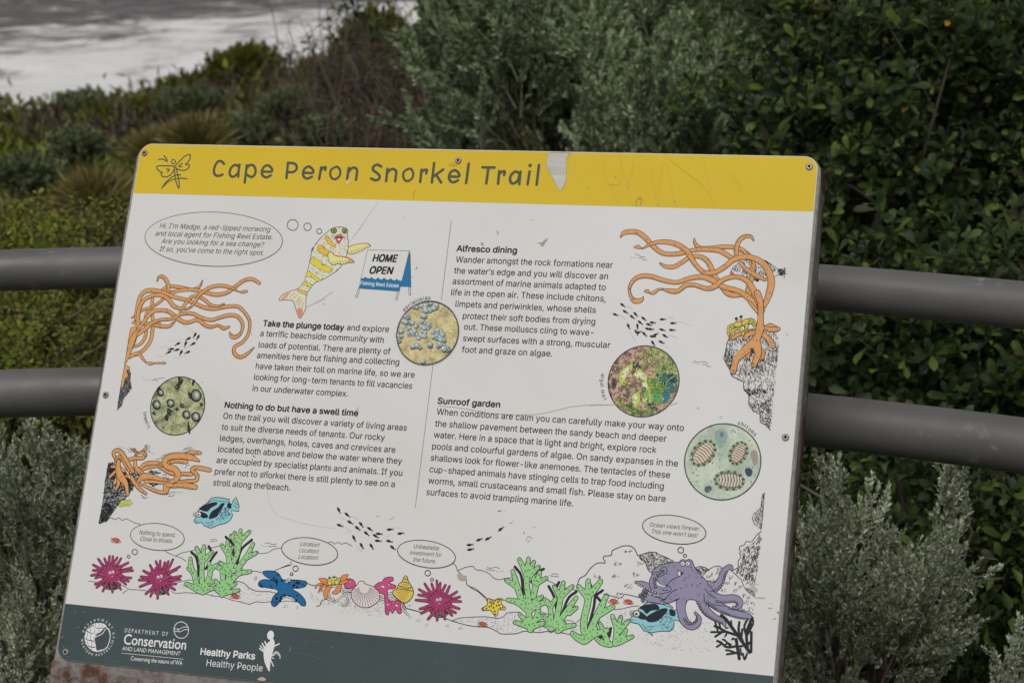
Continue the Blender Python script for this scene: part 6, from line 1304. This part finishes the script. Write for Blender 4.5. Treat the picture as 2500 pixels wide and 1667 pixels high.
def chiton(x, y, a, b_, ang, seed, tone):
    t = math.radians(ang); ca, sa = math.cos(t), math.sin(t); E_ = lambda u, v: (x+u*ca-v*sa, y+u*sa+v*ca)
    A.ell((x, y), (a*ca, a*sa), (-b_*sa, b_*ca), 0, K, (120, 134, 104), 30)
    for k in range(26):
        q = 2*math.pi*k/26; A.disc_uv(A.p(E_(a*.93*math.cos(q), b_*.92*math.sin(q))), A.L(13), (66, 82, 84) if k % 2 else (150, 160, 124), 6)
    A.up(); A.ell((x, y), (a*.84*ca, a*.84*sa), (-b_*.72*sa, b_*.72*ca), 5, (60, 54, 50), tone, 30)
    for k in range(8):
        u = a*(-.7+.19*k); h = b_*.70*math.sqrt(max(0.05, 1-(u/(a*.84))**2)); A.line([E_(u, -h), E_(u+a*.09, 0), E_(u, h)], 8, (74, 62, 60)); A.line([E_(u+a*.07, -h*.8), E_(u+a*.15, 0), E_(u+a*.07, h*.8)], 10, (208, 196, 178))
chiton(1108, 425, 150, 108, -48, 1, (190, 174, 156)); chiton(1450, 425, 122, 88, -62, 2, (168, 146, 124)); chiton(1362, 690, 152, 98, 4, 3, (170, 164, 154))
A.dots([(1040, 580), (1010, 610), (1060, 640), (1050, 700), (1260, 430), (1200, 520), (1270, 490), (1420, 215), (1400, 200), (1560, 300), (1590, 560), (1575, 700)], 7, (96, 110, 108))
flecks(A, 170, [(120, 140, 130), (196, 204, 184), (146, 160, 140), (110, 120, 130)], 6, 2, 7); ring(A); A.arc('chitons', (1296, 506), 362, 74, 42, 36, TX); A.done()

# ---- scuffs on the white field
A = Art('panel_scuffs', 'brown scuffs, chips and hairline cracks', 0.0005)
BR = (160, 144, 132)
A.crop(860, 340); A.poly([(1805, 1012), (1850, 1008), (1880, 985), (1905, 966), (1910, 974), (1885, 1010), (1865, 1045), (1840, 1045), (1845, 1025)], BR); A.poly([(1252, 1012), (1285, 1018), (1272, 1040)], BR, True); A.poly([(1412, 890), (1435, 905), (1425, 935), (1408, 915)], (176, 176, 172), True); A.dots([(505, 768), (628, 1258), (1752, 790), (580, 1345)], 5, (110, 108, 104)); A.line([(250, 615), (100, 830), (0, 960)], 3, (190, 188, 180)); A.line([(635, 1250), (622, 1268)], 8, (120, 118, 114))
A.crop(300, 340); A.line([(2352, 830), (2250, 960), (2130, 1090)], 2.5, (191, 189, 182)); A.line([(1980, 1560), (1880, 1600)], 4, (172, 172, 168))
A.crop(250, 640); A.line([(2250, 290), (2100, 385), (1995, 440)], 4, (172, 172, 168)); A.line([(820, 380), (740, 520), (690, 590)], 4, (204, 186, 168)); A.dots([(1460, 705), (977, 1170), (2165, 408)], 6, (120, 120, 116)); A.line([(780, 610), (900, 680)], 3, (186, 184, 178))
A.crop(500, 960); A.poly([(560, 775), (622, 753), (628, 760), (590, 800), (575, 790)], (158, 152, 144)); A.poly([(570, 895), (620, 868), (632, 880), (630, 915), (605, 925), (585, 900)], (158, 146, 136)); A.poly([(465, 605), (480, 602), (498, 620), (482, 625)], (150, 140, 134)); A.line([(1478, 165), (1492, 148), (1505, 137)], 6, (172, 160, 148)); A.line([(1490, 155), (1505, 170)], 6, (206, 150, 120))
A.line([(612, 930), (618, 1000), (640, 1080), (690, 1165), (715, 1190)], 3.5, (180, 172, 156)); A.line([(765, 520), (785, 640), (815, 730)], 3, (184, 182, 172)); A.line([(720, 1195), (900, 1250), (1080, 1290), (1280, 1315)], 2.5, (193, 191, 182)); A.poly([(1678, 1196), (1700, 1195), (1692, 1203)], (140, 116, 104)); A.poly([(310, 1395), (335, 1388), (330, 1400), (305, 1408)], (200, 160, 140))
A.crop(1030, 950); A.line([(160, 160), (400, 185), (600, 222), (760, 240), (1000, 248), (1150, 240), (1300, 208), (1450, 172), (1650, 150), (1900, 148)], 5, (186, 170, 154)); A.poly([(740, 1182), (780, 1180), (770, 1192), (742, 1192)], (160, 130, 112)); A.line([(860, 1303), (885, 1300)], 5, (150, 146, 140)); A.dots([(893, 1288), (808, 1184)], 4, (150, 140, 134)); A.poly([(992, 1400), (1005, 1390), (1002, 1405), (994, 1412)], (120, 116, 110))
A.line([(1020, 1475), (1025, 1450), (1048, 1435), (1080, 1455)], 4, (130, 128, 124)); A.line([(1030, 1490), (1060, 1470)], 4, (160, 158, 152)); A.line([(1075, 1350), (1115, 1340)], 4, (170, 168, 162))
A.crop(1440, 700); A.line([(0, 1157), (200, 1150), (240, 1152)], 5, (186, 168, 150)); A.line([(560, 1170), (700, 1160), (800, 1150), (858, 1127)], 5, (186, 168, 150)); A.line([(1918, 450), (1938, 475)], 8, (172, 172, 168)); A.dots([(1278, 1270), (1060, 1180)], 14, (188, 188, 184), 8)
A.crop(600, 1230); A.poly([(2068, 685), (2090, 672), (2115, 690), (2160, 700), (2155, 735), (2120, 748), (2085, 740), (2066, 715)], (166, 154, 142)); A.ell((97, 720), (10, 4), (-6, 20), 4, (160, 158, 150), (186, 182, 172)); A.poly([(1278, 118), (1295, 118), (1290, 124)], (130, 100, 90)); A.line([(1440, 110), (1450, 130), (1400, 150)], 5, (186, 178, 164))
A.crop(1400, 1240); A.poly([(1730, 745), (1770, 735), (1775, 770), (1802, 790), (1790, 818), (1760, 815), (1735, 790)], (176, 166, 154)); A.line([(1795, 872), (1830, 875), (1868, 873)], 6, (176, 140, 116)); A.line([(1900, 972), (1940, 976)], 5, (176, 144, 124)); A.poly([(1985, 1010), (2005, 1005), (2008, 1030), (1990, 1025)], (160, 132, 112)); A.line([(1950, 1082), (1978, 1074)], 6, (166, 130, 108)); A.line([(1780, 740), (1812, 738)], 4, (170, 150, 136)); A.line([(1925, 930), (1945, 925)], 4, (180, 160, 146))
A.done()['kind'] = 'stuff'
